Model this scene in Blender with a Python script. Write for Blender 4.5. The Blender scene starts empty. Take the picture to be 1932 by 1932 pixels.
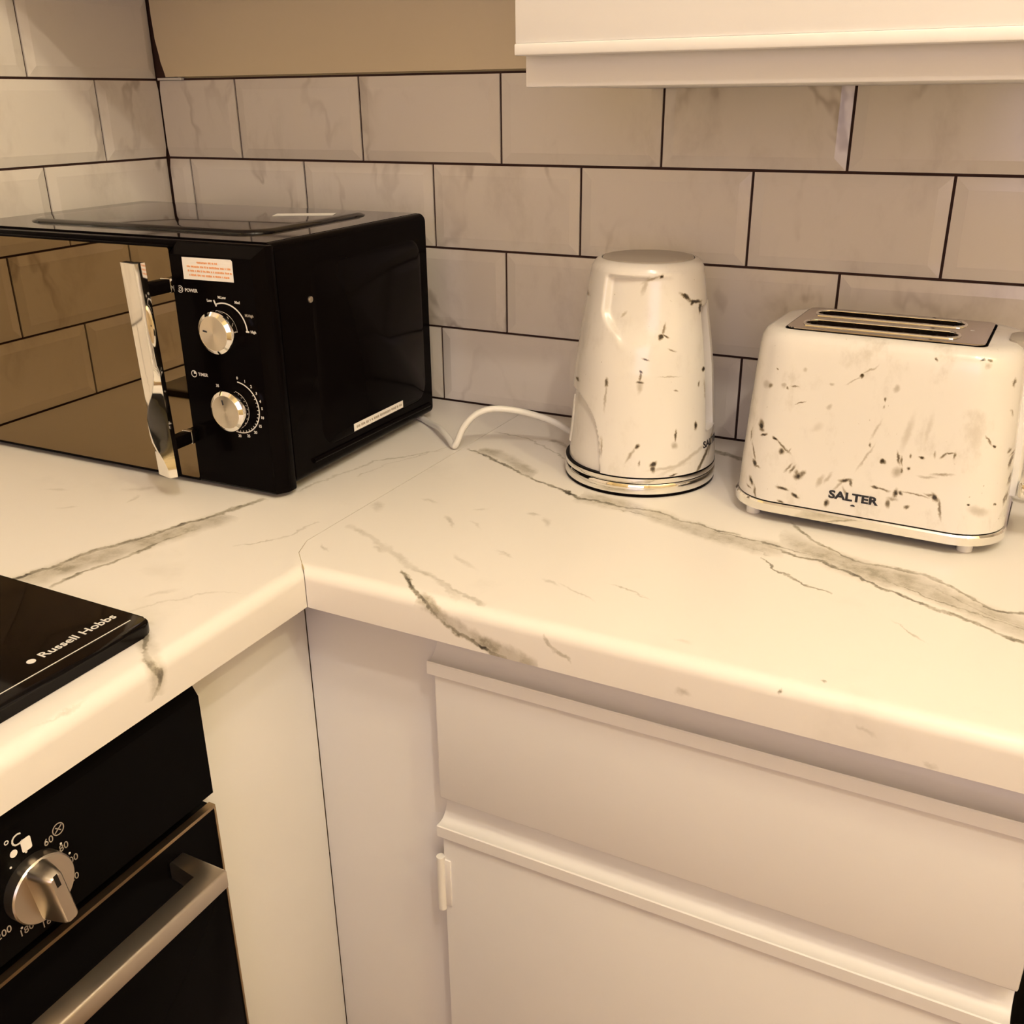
import bpy, bmesh, math, random
from mathutils import Matrix, Vector

scene = bpy.context.scene
col = scene.collection
PI = math.pi

# ------------------------------------------------------------------ camera
cam_data = bpy.data.cameras.new('camera')
cam = bpy.data.objects.new('camera', cam_data)
col.objects.link(cam)
cam_data.sensor_width = 36.0
cam_data.lens = 1865.335 / 1932 * 36.0
cam_data.clip_start = 0.02
cam.matrix_world = Matrix((
    (0.8900534, -0.1685210, 0.4235630, 1.13425),
    (0.4557623, 0.3478346, -0.8193240, -1.12298),
    (-0.0092566, 0.9222862, 0.3863969, 1.29144),
    (0, 0, 0, 1)))
scene.camera = cam

# ------------------------------------------------------------------ world, light, exposure
world = bpy.data.worlds.new('world')
scene.world = world
world.use_nodes = True
world.node_tree.nodes['Background'].inputs[0].default_value = (0.45, 0.6, 1.0, 1)
world.node_tree.nodes['Background'].inputs[1].default_value = 0.35
scene.view_settings.view_transform = 'Standard'
scene.view_settings.look = 'None'
scene.view_settings.gamma = 1.0
scene.view_settings.use_curve_mapping = False
scene.view_settings.exposure = 0.12
scene.cycles.max_bounces = 6
scene.cycles.diffuse_bounces = 3
scene.cycles.glossy_bounces = 3

WARM = (1.0, 0.88, 0.72)
BULBS = [((1.60, -1.33, 2.40), 21.0), ((1.32, -1.10, 2.40), 13.5)]
WINDOW_POWER = 8.0
WINDOW_TINT = (0.96, 0.80, 1.0)


def point_light(name, loc, power, radius=0.03):
    d = bpy.data.lights.new(name, 'POINT')
    d.energy = power
    d.color = WARM
    d.shadow_soft_size = radius
    o = bpy.data.objects.new(name, d)
    o.location = loc
    col.objects.link(o)
    return o


FILL_BULB = ((2.05, -1.00, 2.38), 20.0)  # added lamp out of view, brightens and yellows the left wall and filler
FILL_TINT = (1.0, 0.88, 0.55)
for loc_, pw_ in BULBS:
    point_light('bulb_light', loc_, pw_)
point_light('bulb_light', *FILL_BULB).data.color = FILL_TINT

wl = bpy.data.lights.new('window_daylight', 'AREA')
wl.shape = 'RECTANGLE'
wl.size, wl.size_y = 1.0, 1.0
wl.energy = WINDOW_POWER
wl.color = WINDOW_TINT
wlo = bpy.data.objects.new('window_daylight', wl)
wlo.location = (1.5, -2.515, 1.55)
wlo.rotation_euler = (math.radians(90), 0, 0)   # -Z of the light looks along +Y, into the room
col.objects.link(wlo)


# ------------------------------------------------------------------ node helpers
class NT:
    def __init__(self, name):
        self.mat = bpy.data.materials.new(name)
        self.mat.use_nodes = True
        self.t = self.mat.node_tree
        self.bsdf = self.t.nodes['Principled BSDF']

    def n(self, kind, **kw):
        nd = self.t.nodes.new(kind)
        for k, v in kw.items():
            setattr(nd, k, v)
        return nd

    def put(self, sock, v):
        if isinstance(v, bpy.types.NodeSocket):
            self.t.links.new(v, sock)
        else:
            sock.default_value = v

    def math(self, op, a, b=0.0, c=0.0, clamp=False):
        nd = self.n('ShaderNodeMath', operation=op, use_clamp=clamp)
        self.put(nd.inputs[0], a)
        self.put(nd.inputs[1], b)
        self.put(nd.inputs[2], c)
        return nd.outputs[0]

    def vmath(self, op, a, b=(0, 0, 0), scale=None):
        nd = self.n('ShaderNodeVectorMath', operation=op)
        self.put(nd.inputs[0], a)
        self.put(nd.inputs[1], b)
        if scale is not None:
            self.put(nd.inputs['Scale'], scale)
        return nd.outputs['Value'] if op in ('LENGTH', 'DOT_PRODUCT') else nd.outputs[0]

    def obj(self):
        return self.n('ShaderNodeTexCoord').outputs['Object']

    def noise(self, vec, scale, detail=3.0, rough=0.5, dist=0.0):
        nd = self.n('ShaderNodeTexNoise')
        self.put(nd.inputs['Vector'], vec)
        nd.inputs['Scale'].default_value = scale
        nd.inputs['Detail'].default_value = detail
        nd.inputs['Roughness'].default_value = rough
        nd.inputs['Distortion'].default_value = dist
        return nd

    def remap(self, v, a, b, c=0.0, d=1.0, smooth=True):
        nd = self.n('ShaderNodeMapRange')
        nd.interpolation_type = 'SMOOTHSTEP' if smooth else 'LINEAR'
        self.put(nd.inputs['Value'], v)
        for k, x in (('From Min', a), ('From Max', b), ('To Min', c), ('To Max', d)):
            nd.inputs[k].default_value = x
        return nd.outputs['Result']

    def mix(self, f, a, b):
        nd = self.n('ShaderNodeMix', data_type='RGBA')
        self.put(nd.inputs['Factor'], f)
        self.put(nd.inputs['A'] if False else nd.inputs[6], a)
        self.put(nd.inputs[7], b)
        return nd.outputs[2]

    def sep(self, v):
        nd = self.n('ShaderNodeSeparateXYZ')
        self.put(nd.inputs[0], v)
        return nd.outputs

    def comb(self, x, y, z=0.0):
        nd = self.n('ShaderNodeCombineXYZ')
        self.put(nd.inputs[0], x)
        self.put(nd.inputs[1], y)
        self.put(nd.inputs[2], z)
        return nd.outputs[0]

    def bump(self, h, strength, dist=0.001):
        nd = self.n('ShaderNodeBump')
        nd.inputs['Strength'].default_value = strength
        nd.inputs['Distance'].default_value = dist
        self.put(nd.inputs['Height'], h)
        self.t.links.new(nd.outputs[0], self.bsdf.inputs['Normal'])

    def set(self, **kw):
        names = {'color': 'Base Color', 'rough': 'Roughness', 'metal': 'Metallic', 'spec': 'Specular IOR Level',
                 'coat': 'Coat Weight', 'coat_rough': 'Coat Roughness', 'aniso': 'Anisotropic', 'ior': 'IOR',
                 'trans': 'Transmission Weight'}
        for k, v in kw.items():
            if isinstance(v, tuple) and len(v) == 3:
                v = (*v, 1)
            self.put(self.bsdf.inputs[names[k]], v)
        return self.mat

    # ellipse-shaped marks: (x, y, half length, half width, angle, darkness)
    def strokes(self, vec, marks, soft=0.25, grow=(1.0, 1.0)):
        out = None
        src = vec
        for i, (x, y, L, W, ang, dark) in enumerate(marks):
            if i and i % 14 == 0:       # keeps the shader's working set small
                vec = self.vmath('ADD', src, self.vmath('SCALE', (1, 1, 0), scale=self.math('MULTIPLY', out, 1e-7)))
            mp = self.n('ShaderNodeMapping', vector_type='TEXTURE')
            self.put(mp.inputs['Vector'], vec)
            mp.inputs['Location'].default_value = (x, y, 0)
            mp.inputs['Rotation'].default_value = (0, 0, math.radians(ang))
            mp.inputs['Scale'].default_value = (L * grow[0], W * grow[1], 1)
            d = self.vmath('LENGTH', mp.outputs[0])
            m = self.remap(d, 1.25, soft, 0.0, dark)
            out = m if out is None else self.math('MAXIMUM', out, m)
        return out

    # a vein: list of (x, y) along a line, half width, strength; runs along its longer axis
    def vein(self, X, Y, pts, hw, strength, fade=0.12):
        xs = [p[0] for p in pts]
        ys = [p[1] for p in pts]
        if max(xs) - min(xs) >= max(ys) - min(ys):
            T, V, pp = X, Y, sorted(pts)
        else:
            T, V, pp = Y, X, sorted((b, a) for a, b in pts)
        t0, t1 = pp[0][0], pp[-1][0]
        v0, v1 = min(p[1] for p in pp) - 0.01, max(p[1] for p in pp) + 0.01
        t = self.remap(T, t0, t1, smooth=False)
        cv = self.n('ShaderNodeRGBCurve')
        cv.mapping.use_clip = True
        self.put(cv.inputs['Color'], t)
        c = cv.mapping.curves[0]
        nrm = [((p[0] - t0) / (t1 - t0), (p[1] - v0) / (v1 - v0)) for p in pp]
        c.points[0].location = nrm[0]
        c.points[1].location = nrm[-1]
        for q in nrm[1:-1]:
            c.points.new(*q)
        s = cv.mapping.curves[2]
        s.points[0].location = (0, 0)
        s.points[1].location = (1, 0)
        for q in ((fade, 1.0), (0.45, 0.75), (0.6, 1.0), (1 - fade, 0.9)):
            s.points.new(*q)
        cv.mapping.update()
        sp = self.n('ShaderNodeSeparateColor')
        self.t.links.new(cv.outputs[0], sp.inputs[0])
        centre = self.math('MULTIPLY_ADD', sp.outputs[0], v1 - v0, v0)
        d = self.math('ABSOLUTE', self.math('SUBTRACT', V, centre))
        m = self.remap(d, hw, hw * 0.2, 0.0, strength)
        return self.math('MULTIPLY', m, sp.outputs[2])


def plain(name, color, rough=0.5, metal=0.0, spec=0.5, bump=0.0, bscale=300.0, vary=0.03):
    k = NT(name)
    co = k.obj()
    if vary:
        nz = k.noise(co, 9.0, 4.0)
        a = tuple(c * (1 - vary) for c in color)
        b = tuple(min(1, c * (1 + vary)) for c in color)
        k.put(k.bsdf.inputs['Base Color'], k.mix(nz.outputs[0], (*a, 1), (*b, 1)))
        k.set(rough=rough, metal=metal, spec=spec)
    else:
        k.set(color=color, rough=rough, metal=metal, spec=spec)
    if bump:
        k.bump(k.noise(co, bscale, 2.0).outputs[0], bump, 0.0006)
    return k.mat


M = {}
M['paint'] = plain('white_painted_wood', (0.80, 0.775, 0.755), 0.42, bump=0.12, bscale=60)
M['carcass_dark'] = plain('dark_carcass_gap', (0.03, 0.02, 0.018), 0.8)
M['slot_lining'] = plain('dark_brown_metal', (0.13, 0.085, 0.055), 0.35, metal=0.6)  # even dark brown lining of the bread slots
M['plaster'] = plain('cream_painted_board', (0.78, 0.66, 0.46), 0.6, bump=0.15, bscale=90)
M['wall'] = plain('painted_wall', (0.82, 0.68, 0.40), 0.8, bump=0.1, bscale=120)
M['ceiling'] = plain('painted_ceiling', (0.85, 0.82, 0.77), 0.85)
M['floor'] = plain('wooden_floor', (0.30, 0.19, 0.11), 0.5)
M['grout'] = plain('dark_brown_grout', (0.045, 0.017, 0.011), 0.85)
M['black_gloss'] = plain('black_gloss_plastic', (0.003, 0.002, 0.002), 0.12, spec=0.025, vary=0)
M['black_glass'] = plain('black_glass', (0.003, 0.002, 0.002), 0.06, spec=0.16, vary=0)
M['black_enamel'] = plain('black_enamel_metal', (0.003, 0.0025, 0.0025), 0.16, spec=0.02, vary=0)
M['black_matt'] = plain('black_matt_rubber', (0.01, 0.008, 0.007), 0.7, spec=0.2, vary=0)
M['mirror_glass'] = plain('dark_mirror_glass', (0.205, 0.150, 0.085), 0.015, metal=1.0, vary=0)
M['chrome'] = plain('polished_chrome', (0.86, 0.84, 0.80), 0.06, metal=1.0, vary=0)
M['top_glass'] = plain('black_gloss_top', (0.003, 0.002, 0.002), 0.05, spec=0.45, vary=0)
M['shaded_chrome'] = plain('chrome_dark_reflection', (0.52, 0.46, 0.41), 0.13, metal=1.0, vary=0)  # toaster plate chrome, its dark brown reflections put into the colour
M['steel'] = plain('satin_steel', (0.62, 0.56, 0.47), 0.32, metal=1.0, vary=0.05)
M['bronze_trim'] = plain('bronze_coloured_trim', (0.42, 0.31, 0.19), 0.35, metal=1.0)
M['white_plastic'] = plain('white_plastic', (0.80, 0.77, 0.72), 0.35, vary=0)
M['white_label'] = plain('white_paper_label', (0.88, 0.84, 0.79), 0.6, vary=0)
M['orange_ink'] = plain('orange_ink', (0.78, 0.36, 0.16), 0.6, vary=0)
M['grey_ink'] = plain('grey_ink', (0.42, 0.36, 0.30), 0.6, vary=0)
M['white_ink'] = plain('white_print', (0.75, 0.72, 0.68), 0.5, vary=0)
M['grey_print'] = plain('grey_print', (0.36, 0.31, 0.26), 0.5, vary=0)
M['dark_ink'] = plain('dark_navy_print', (0.008, 0.009, 0.016), 0.4, vary=0)
M['lid_grey'] = plain('grey_translucent_lid', (0.42, 0.37, 0.31), 0.3, vary=0.06)
M['seam'] = plain('worktop_seam_filler', (0.50, 0.40, 0.22), 0.6, vary=0)


def brushed():
    k = NT('radial_brushed_steel')
    tg = k.n('ShaderNodeTangent', direction_type='RADIAL', axis='Z')
    k.t.links.new(tg.outputs[0], k.bsdf.inputs['Tangent'])
    return k.set(color=(0.74, 0.67, 0.56), metal=1.0, rough=0.27, aniso=0.85)


M['brushed'] = brushed()


def tile_material():
    k = NT('marble_effect_tile')
    info = k.n('ShaderNodeObjectInfo')
    off = k.vmath('SCALE', (11.3, 7.7, 5.1), scale=k.math('MULTIPLY', info.outputs['Random'], 6.0))
    p = k.vmath('ADD', k.obj(), off)
    warp = k.noise(p, 7.0, 4.0).outputs['Color']
    pw = k.vmath('ADD', p, k.vmath('SCALE', k.vmath('SUBTRACT', warp, (0.5, 0.5, 0.5)), scale=0.075))
    pw = k.vmath('MULTIPLY', pw, (1.0, 1.0, 0.50))
    r1 = k.noise(pw, 7.0, 4.0, 0.55).outputs[0]
    ridge = k.remap(k.math('ABSOLUTE', k.math('SUBTRACT', r1, 0.5)), 0.030, 0.0)
    mask = k.remap(k.noise(p, 5.0, 2.0).outputs[0], 0.44, 0.66)
    cloud = k.remap(k.noise(pw, 13.0, 5.0, 0.65).outputs[0], 0.50, 0.78)
    f = k.math('ADD', k.math('MULTIPLY', k.math('MULTIPLY', ridge, mask), 0.50), k.math('MULTIPLY', cloud, 0.24), clamp=True)
    base = k.mix(k.noise(p, 3.0, 2.0).outputs[0], (0.78, 0.72, 0.65, 1), (0.85, 0.79, 0.72, 1))
    k.put(k.bsdf.inputs['Base Color'], k.mix(f, base, (0.27, 0.20, 0.145, 1)))
    return k.set(rough=0.14, spec=0.45)


M['tile'] = tile_material()

RIGHT_VEINS = [
    # points on the worktop (metres), half width, strength
    ([(0.5792, -0.1624), (0.6265, -0.187), (0.6758, -0.2112), (0.7294, -0.2369), (0.7653, -0.2495), (0.7963, -0.2537), (0.8277, -0.254)], 0.0036, 0.95),
    ([(0.594, -0.1658), (0.6235, -0.1683), (0.6567, -0.1863), (0.6919, -0.2108)], 0.017, 0.48),
    ([(0.8123, -0.2506), (0.8471, -0.2537), (0.8823, -0.2617), (0.9101, -0.2667), (0.9367, -0.2703)], 0.0032, 0.85),
    ([(0.7574, -0.2451), (0.8123, -0.2506), (0.8502, -0.2627), (0.8973, -0.2757), (0.9414, -0.288), (0.9804, -0.2883)], 0.020, 0.45),
    ([(0.9647, -0.3085), (0.983, -0.3296), (1.0059, -0.3412), (1.0351, -0.3562)], 0.0028, 0.85),
    ([(0.9604, -0.2853), (0.9915, -0.2954), (1.0107, -0.2983), (1.0395, -0.3078), (1.0771, -0.3282), (1.1034, -0.3413), (1.1399, -0.3547), (1.1786, -0.3747), (1.26, -0.41), (1.40, -0.47)], 0.0034, 0.95),
    ([(0.9697, -0.2193), (0.9958, -0.2483), (1.0179, -0.2637), (1.0441, -0.2819), (1.0797, -0.2824), (1.115, -0.2934), (1.1367, -0.3096), (1.1573, -0.3249), (1.1772, -0.3249), (1.26, -0.35)], 0.0044, 0.75),
    ([(0.9693, -0.2612), (1.0169, -0.283), (1.0555, -0.2976), (1.0911, -0.3051), (1.1257, -0.3222), (1.178, -0.3509), (1.26, -0.385), (1.40, -0.45)], 0.027, 0.55),
    ([(0.6896, -0.4729), (0.7234, -0.5046), (0.7357, -0.5165), (0.7491, -0.5263), (0.764, -0.5361), (0.7789, -0.5398), (0.7962, -0.545), (0.822, -0.553)], 0.0042, 0.95),
    ([(0.7243, -0.5084), (0.7396, -0.5158), (0.7642, -0.5295), (0.7987, -0.5397), (0.84, -0.552)], 0.0105, 0.55),
    ([(0.8439, -0.5207), (0.8554, -0.5273), (0.8691, -0.5332)], 0.003, 0.4),
    ([(0.5779, -0.0962), (0.6207, -0.101), (0.6725, -0.1283), (0.7168, -0.167)], 0.0025, 0.4),
    ([(0.8285, -0.0431), (0.8533, -0.052), (0.8842, -0.0633)], 0.0075, 0.85),  # short dark band near the back wall, right of the kettle
    ([(0.5864, -0.4126), (0.6173, -0.4256), (0.6598, -0.4446), (0.7092, -0.4692), (0.763, -0.4979)], 0.006, 0.26),
    ([(0.7022, -0.4667), (0.7388, -0.4829), (0.7646, -0.4919), (0.7871, -0.4964)], 0.004, 0.36),
    ([(0.655, -0.098), (0.672, -0.10), (0.70, -0.125), (0.72, -0.15)], 0.006, 0.5),
    ([(0.90, -0.268), (0.95, -0.279), (1.0, -0.287), (1.05, -0.297), (1.10, -0.322), (1.16, -0.345), (1.24, -0.372)], 0.0026, 0.7),
    ([(0.99, -0.262), (1.03, -0.290), (1.06, -0.292), (1.12, -0.312), (1.15, -0.335), (1.22, -0.36)], 0.0022, 0.6),
    ([(0.80, -0.262), (0.86, -0.268), (0.92, -0.283), (0.97, -0.304)], 0.0022, 0.55),
    ([(1.05, -0.02), (1.18, -0.07), (1.30, -0.15), (1.45, -0.20), (1.7, -0.32)], 0.010, 0.5),
]
RIGHT_MARKS = [(0.5874, -0.3595, .014, .006, -60, .28), (0.6261, -0.3249, .012, .003, -10, .2), (0.6713, -0.3641, .016, .003, -50, .32),
               (0.7394, -0.3089, .008, .003, 10, .35), (0.7574, -0.3223, .012, .004, -60, .3), (0.6478, -0.444, .012, .004, -20, .25),
               (0.7319, -0.4343, .02, .004, -35, .24), (0.754, -0.405, .012, .002, -15, .3), (0.8167, -0.4371, .012, .003, -20, .3),
               (0.8456, -0.4469, .022, .0016, -30, .3), (0.8835, -0.423, .024, .0014, -15, .4), (1.1, -0.3935, .02, .0012, -40, .4),
               (1.0552, -0.4919, .002, .0012, -20, .5), (1.0288, -0.5176, .0022, .0016, -40, 1.0), (0.9594, -0.5377, .006, .004, 0, .3),
               (0.9491, -0.4833, .008, .004, 0, .16), (0.683, -0.321, .008, .003, 30, .22), (1.09, -0.532, .01, .003, -20, .25),
               (1.13, -0.545, .006, .003, 0, .3), (0.60, -0.465, .01, .002, -30, .3), (0.70, -0.36, .01, .002, -30, .2)]
LEFT_VEINS = [
    ([(0.385, -0.68), (0.3965, -0.6358), (0.406, -0.5994), (0.4135, -0.5646), (0.4261, -0.5322), (0.4392, -0.4912), (0.4561, -0.4432), (0.4681, -0.3931)], 0.0050, 0.9),
    ([(0.4332, -0.6358), (0.4381, -0.6039), (0.4463, -0.5638), (0.4532, -0.519), (0.4691, -0.4724)], 0.0040, 0.75),
    ([(0.4078, -0.6394), (0.4205, -0.5887), (0.4354, -0.541), (0.4532, -0.4915), (0.4647, -0.4451)], 0.023, 0.55),
    ([(0.564, -0.6527), (0.5853, -0.6668), (0.5964, -0.6786), (0.6108, -0.6847), (0.6241, -0.6821), (0.6391, -0.6914)], 0.0052, 0.8),
    ([(0.57, -0.66), (0.59, -0.670), (0.6108, -0.683), (0.6241, -0.6841), (0.6391, -0.6894)], 0.012, 0.36),
    ([(0.4885, -0.3667), (0.4955, -0.3017), (0.5194, -0.2324), (0.5603, -0.182)], 0.0028, 0.34),
    ([(0.515, -0.30), (0.53, -0.24), (0.545, -0.20), (0.56, -0.165)], 0.002, 0.24),
    ([(0.5202, -0.4996), (0.5464, -0.471), (0.5567, -0.4197)], 0.0026, 0.3),
    ([(0.50, -0.70), (0.535, -0.63), (0.57, -0.58), (0.60, -0.57)], 0.003, 0.2),
]
LEFT_MARKS = [(0.33, -0.43, .02, .006, 40, .22), (0.345, -0.455, .012, .003, -60, .3), (0.25, -0.47, .014, .004, 20, .2),
              (0.555, -0.645, .012, .004, 10, .3), (0.53, -0.60, .016, .004, 60, .25), (0.60, -0.76, .02, .002, 80, .22),
              (0.30, -0.50, .012, .003, 30, .15)]


def worktop_material(name, veins, marks, axis):
    k = NT(name)
    co = k.obj()
    wz = k.noise(co, 26.0, 4.0, 0.6).outputs['Color']
    wz2 = k.noise(co, 120.0, 3.0, 0.6).outputs['Color']
    p = k.vmath('ADD', co, k.vmath('SCALE', k.vmath('SUBTRACT', wz, (0.5, 0.5, 0.5)), scale=0.016))
    p = k.vmath('ADD', p, k.vmath('SCALE', k.vmath('SUBTRACT', wz2, (0.5, 0.5, 0.5)), scale=0.006))
    s = k.sep(p)
    drop = k.math('SUBTRACT', 0.91, s[2])       # the pattern wraps over the rolled front edge
    if axis == 'y':
        X, Y = s[0], k.math('SUBTRACT', s[1], drop)
    else:
        X, Y = k.math('ADD', s[0], drop), s[1]
    f = k.strokes(k.comb(X, Y), marks, 0.1)
    for pts, hw, st in veins:
        f = k.math('MAXIMUM', f, k.vein(X, Y, pts, hw, st))
    grain = k.remap(k.noise(co, 60.0, 5.0, 0.7).outputs[0], 0.35, 0.7, 0.6, 1.12)
    f = k.math('MULTIPLY', f, grain, clamp=True)
    faint = k.remap(k.noise(p, 9.0, 5.0, 0.6).outputs[0], 0.58, 0.8, 0.0, 0.10)
    f = k.math('MAXIMUM', f, faint)
    base = (0.82, 0.775, 0.725, 1)
    mid = k.mix(k.remap(f, 0.0, 0.55, smooth=False), base, (0.40, 0.36, 0.285, 1))
    k.put(k.bsdf.inputs['Base Color'], k.mix(k.remap(f, 0.5, 1.0, smooth=False), mid, (0.055, 0.045, 0.035, 1)))
    return k.set(rough=0.36, spec=0.4)


M['worktop_right'] = worktop_material('marble_effect_laminate_right', RIGHT_VEINS, RIGHT_MARKS, 'y')
M['worktop_left'] = worktop_material('marble_effect_laminate_left', LEFT_VEINS, LEFT_MARKS, 'x')

TOASTER_MARKS = [(-0.0093, 0.1514, 0.0019, 0.0011, 25, 1.0), (-0.0028, 0.1573, 0.0066, 0.0005, 35, 0.35), (-0.0148, 0.1468, 0.0067, 0.0004, 35, 0.3), (-0.0897,
    0.1315, 0.0026, 0.0012, 50, 0.6), (-0.0934, 0.1318, 0.0043, 0.002, 0, 0.25), (-0.0724, 0.1328, 0.0014, 0.0006, -60, 0.6), (-0.0662, 0.135, 0.0035,
    0.0006, 0, 0.6), (-0.0762, 0.1346, 0.002, 0.0014, -30, 0.3), (0.0137, 0.1329, 0.0018, 0.0007, -90, 0.7), (0.0135, 0.1267, 0.0018, 0.0005, -100,
    0.4), (0.0851, 0.1758, 0.0017, 0.0007, 0, 1.0), (0.0906, 0.1755, 0.0017, 0.0006, -30, 0.7), (0.0499, 0.1725, 0.0017, 0.0006, -35, 0.7), (0.0902,
    0.1708, 0.0024, 0.0012, -90, 0.25), (-0.0944, 0.0925, 0.0044, 0.0015, -75, 0.9), (-0.0906, 0.0846, 0.0032, 0.0007, 30, 0.9), (-0.0933, 0.0888,
    0.0026, 0.0012, 0, 0.7), (-0.0793, 0.0832, 0.0022, 0.0009, -30, 0.9), (-0.0713, 0.0774, 0.0087, 0.0007, -40, 0.6), (-0.0714, 0.072, 0.0026,
    0.0017, 45, 0.8), (-0.065, 0.0738, 0.0029, 0.0007, 50, 0.4), (-0.0999, 0.0654, 0.0075, 0.0007, -70, 0.6), (-0.0973, 0.0548, 0.0036, 0.0013, -60,
    0.9), (-0.094, 0.0522, 0.003, 0.0006, 0, 0.6), (-0.1052, 0.0802, 0.006, 0.0006, -95, 0.5), (-0.0632, 0.0579, 0.0051, 0.0007, 55, 0.5), (-0.0594,
    0.0569, 0.0043, 0.0009, 60, 0.6), (-0.0535, 0.0509, 0.0036, 0.002, 30, 0.85), (-0.0501, 0.053, 0.0043, 0.0011, 60, 0.6), (-0.0553, 0.0537, 0.0029,
    0.0011, -80, 0.5), (-0.0666, 0.0362, 0.0051, 0.001, -5, 0.85), (-0.0542, 0.0312, 0.0035, 0.0012, -25, 0.95), (-0.0992, 0.0363, 0.0038, 0.0012,
    -65, 0.85), (-0.0936, 0.0268, 0.006, 0.0008, -75, 0.6), (-0.1008, 0.0296, 0.003, 0.0006, -20, 0.5), (-0.0264, 0.0538, 0.0056, 0.0011, 60, 0.3),
    (-0.0331, 0.0496, 0.0056, 0.0014, 70, 0.3), (-0.0159, 0.0494, 0.0069, 0.0007, 60, 0.35), (-0.0109, 0.054, 0.0048, 0.001, 15, 0.85), (-0.0058,
    0.0526, 0.0034, 0.0008, -70, 0.7), (-0.0094, 0.0428, 0.0055, 0.0007, -60, 0.4), (-0.0248, 0.0293, 0.0035, 0.0014, -100, 0.9), (-0.0674, 0.0226,
    0.0029, 0.0009, -10, 0.8), (0.0158, 0.052, 0.0033, 0.0007, -5, 0.8), (0.0227, 0.0513, 0.0053, 0.0007, -10, 0.6), (0.0338, 0.0495, 0.0037, 0.0012,
    -100, 0.85), (0.0383, 0.051, 0.0021, 0.001, -30, 0.8), (0.0509, 0.0517, 0.0116, 0.0005, -4, 0.5), (0.0668, 0.0514, 0.0038, 0.0014, -55, 0.95),
    (0.0721, 0.042, 0.0089, 0.0008, -75, 0.6), (0.0632, 0.053, 0.0045, 0.0006, -5, 0.5), (0.0286, 0.0388, 0.0033, 0.0013, -90, 0.7), (0.0319, 0.0439,
    0.004, 0.0011, 0, 0.4), (0.0448, 0.0386, 0.0018, 0.001, 20, 0.7), (0.0191, 0.0771, 0.0021, 0.0012, -25, 0.95), (0.0064, 0.0903, 0.0019, 0.0005,
    -95, 0.6), (0.004, 0.0782, 0.0121, 0.0007, 65, 0.3), (0.0098, 0.1054, 0.0079, 0.0008, 70, 0.25), (0.0318, 0.0824, 0.0052, 0.0008, -75, 0.7),
    (0.0348, 0.08, 0.0039, 0.0006, -80, 0.6), (0.0323, 0.0693, 0.0046, 0.0024, 60, 0.35), (0.0416, 0.0744, 0.0016, 0.0009, 30, 0.8), (0.0354, 0.0713,
    0.0026, 0.0008, -90, 0.6), (0.0413, 0.0853, 0.0019, 0.0006, -90, 0.6), (0.051, 0.086, 0.0023, 0.0008, 0, 0.9), (0.0609, 0.0897, 0.0031, 0.0006,
    -90, 0.4), (0.0684, 0.0909, 0.0037, 0.0007, 55, 0.6), (0.073, 0.0937, 0.0037, 0.0005, 10, 0.6), (0.0771, 0.0922, 0.0031, 0.0006, -90, 0.6),
    (0.0699, 0.0731, 0.0075, 0.0008, 8, 0.4), (0.0575, 0.069, 0.0064, 0.0008, 5, 0.3), (0.0362, 0.1062, 0.0141, 0.0018, -100, 0.18), (0.0524, 0.1113,
    0.0126, 0.0015, -95, 0.15), (0.0216, 0.144, 0.0028, 0.0015, 70, 0.3), (0.1009, 0.107, 0.0048, 0.0005, -55, 0.6), (0.1061, 0.1015, 0.0012, 0.0006,
    -30, 0.9), (0.0942, 0.0489, 0.001, 0.0007, 0, 0.95), (0.1028, 0.0432, 0.0074, 0.0025, -20, 0.25), (0.1145, 0.0482, 0.001, 0.0006, 0, 0.7), (0.12,
    0.0848, 0.0059, 0.0006, -95, 0.7), (0.1206, 0.0918, 0.0024, 0.0006, 30, 0.6), (0.1222, 0.0682, 0.0048, 0.0007, -95, 0.7), (0.1215, 0.0509, 0.006,
    0.0006, -95, 0.6), (0.1175, 0.0955, 0.0014, 0.0012, 0, 0.6), (0.1113, 0.1559, 0.0035, 0.0006, -85, 0.6), (0.1141, 0.1294, 0.0029, 0.0005, -70,
    0.4), (-0.0333, 0.1201, 0.0025, 0.0011, 50, 0.25), (-0.0421, 0.0997, 0.0056, 0.002, 45, 0.12), (-0.0332, 0.1411, 0.0022, 0.0008, 0, 0.3),
    (-0.0589, 0.1511, 0.0017, 0.0011, -60, 0.25), (-0.0847, 0.1483, 0.0011, 0.0006, 0, 0.6), (-0.0588, 0.1205, 0.0042, 0.0004, 25, 0.6)]
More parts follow.
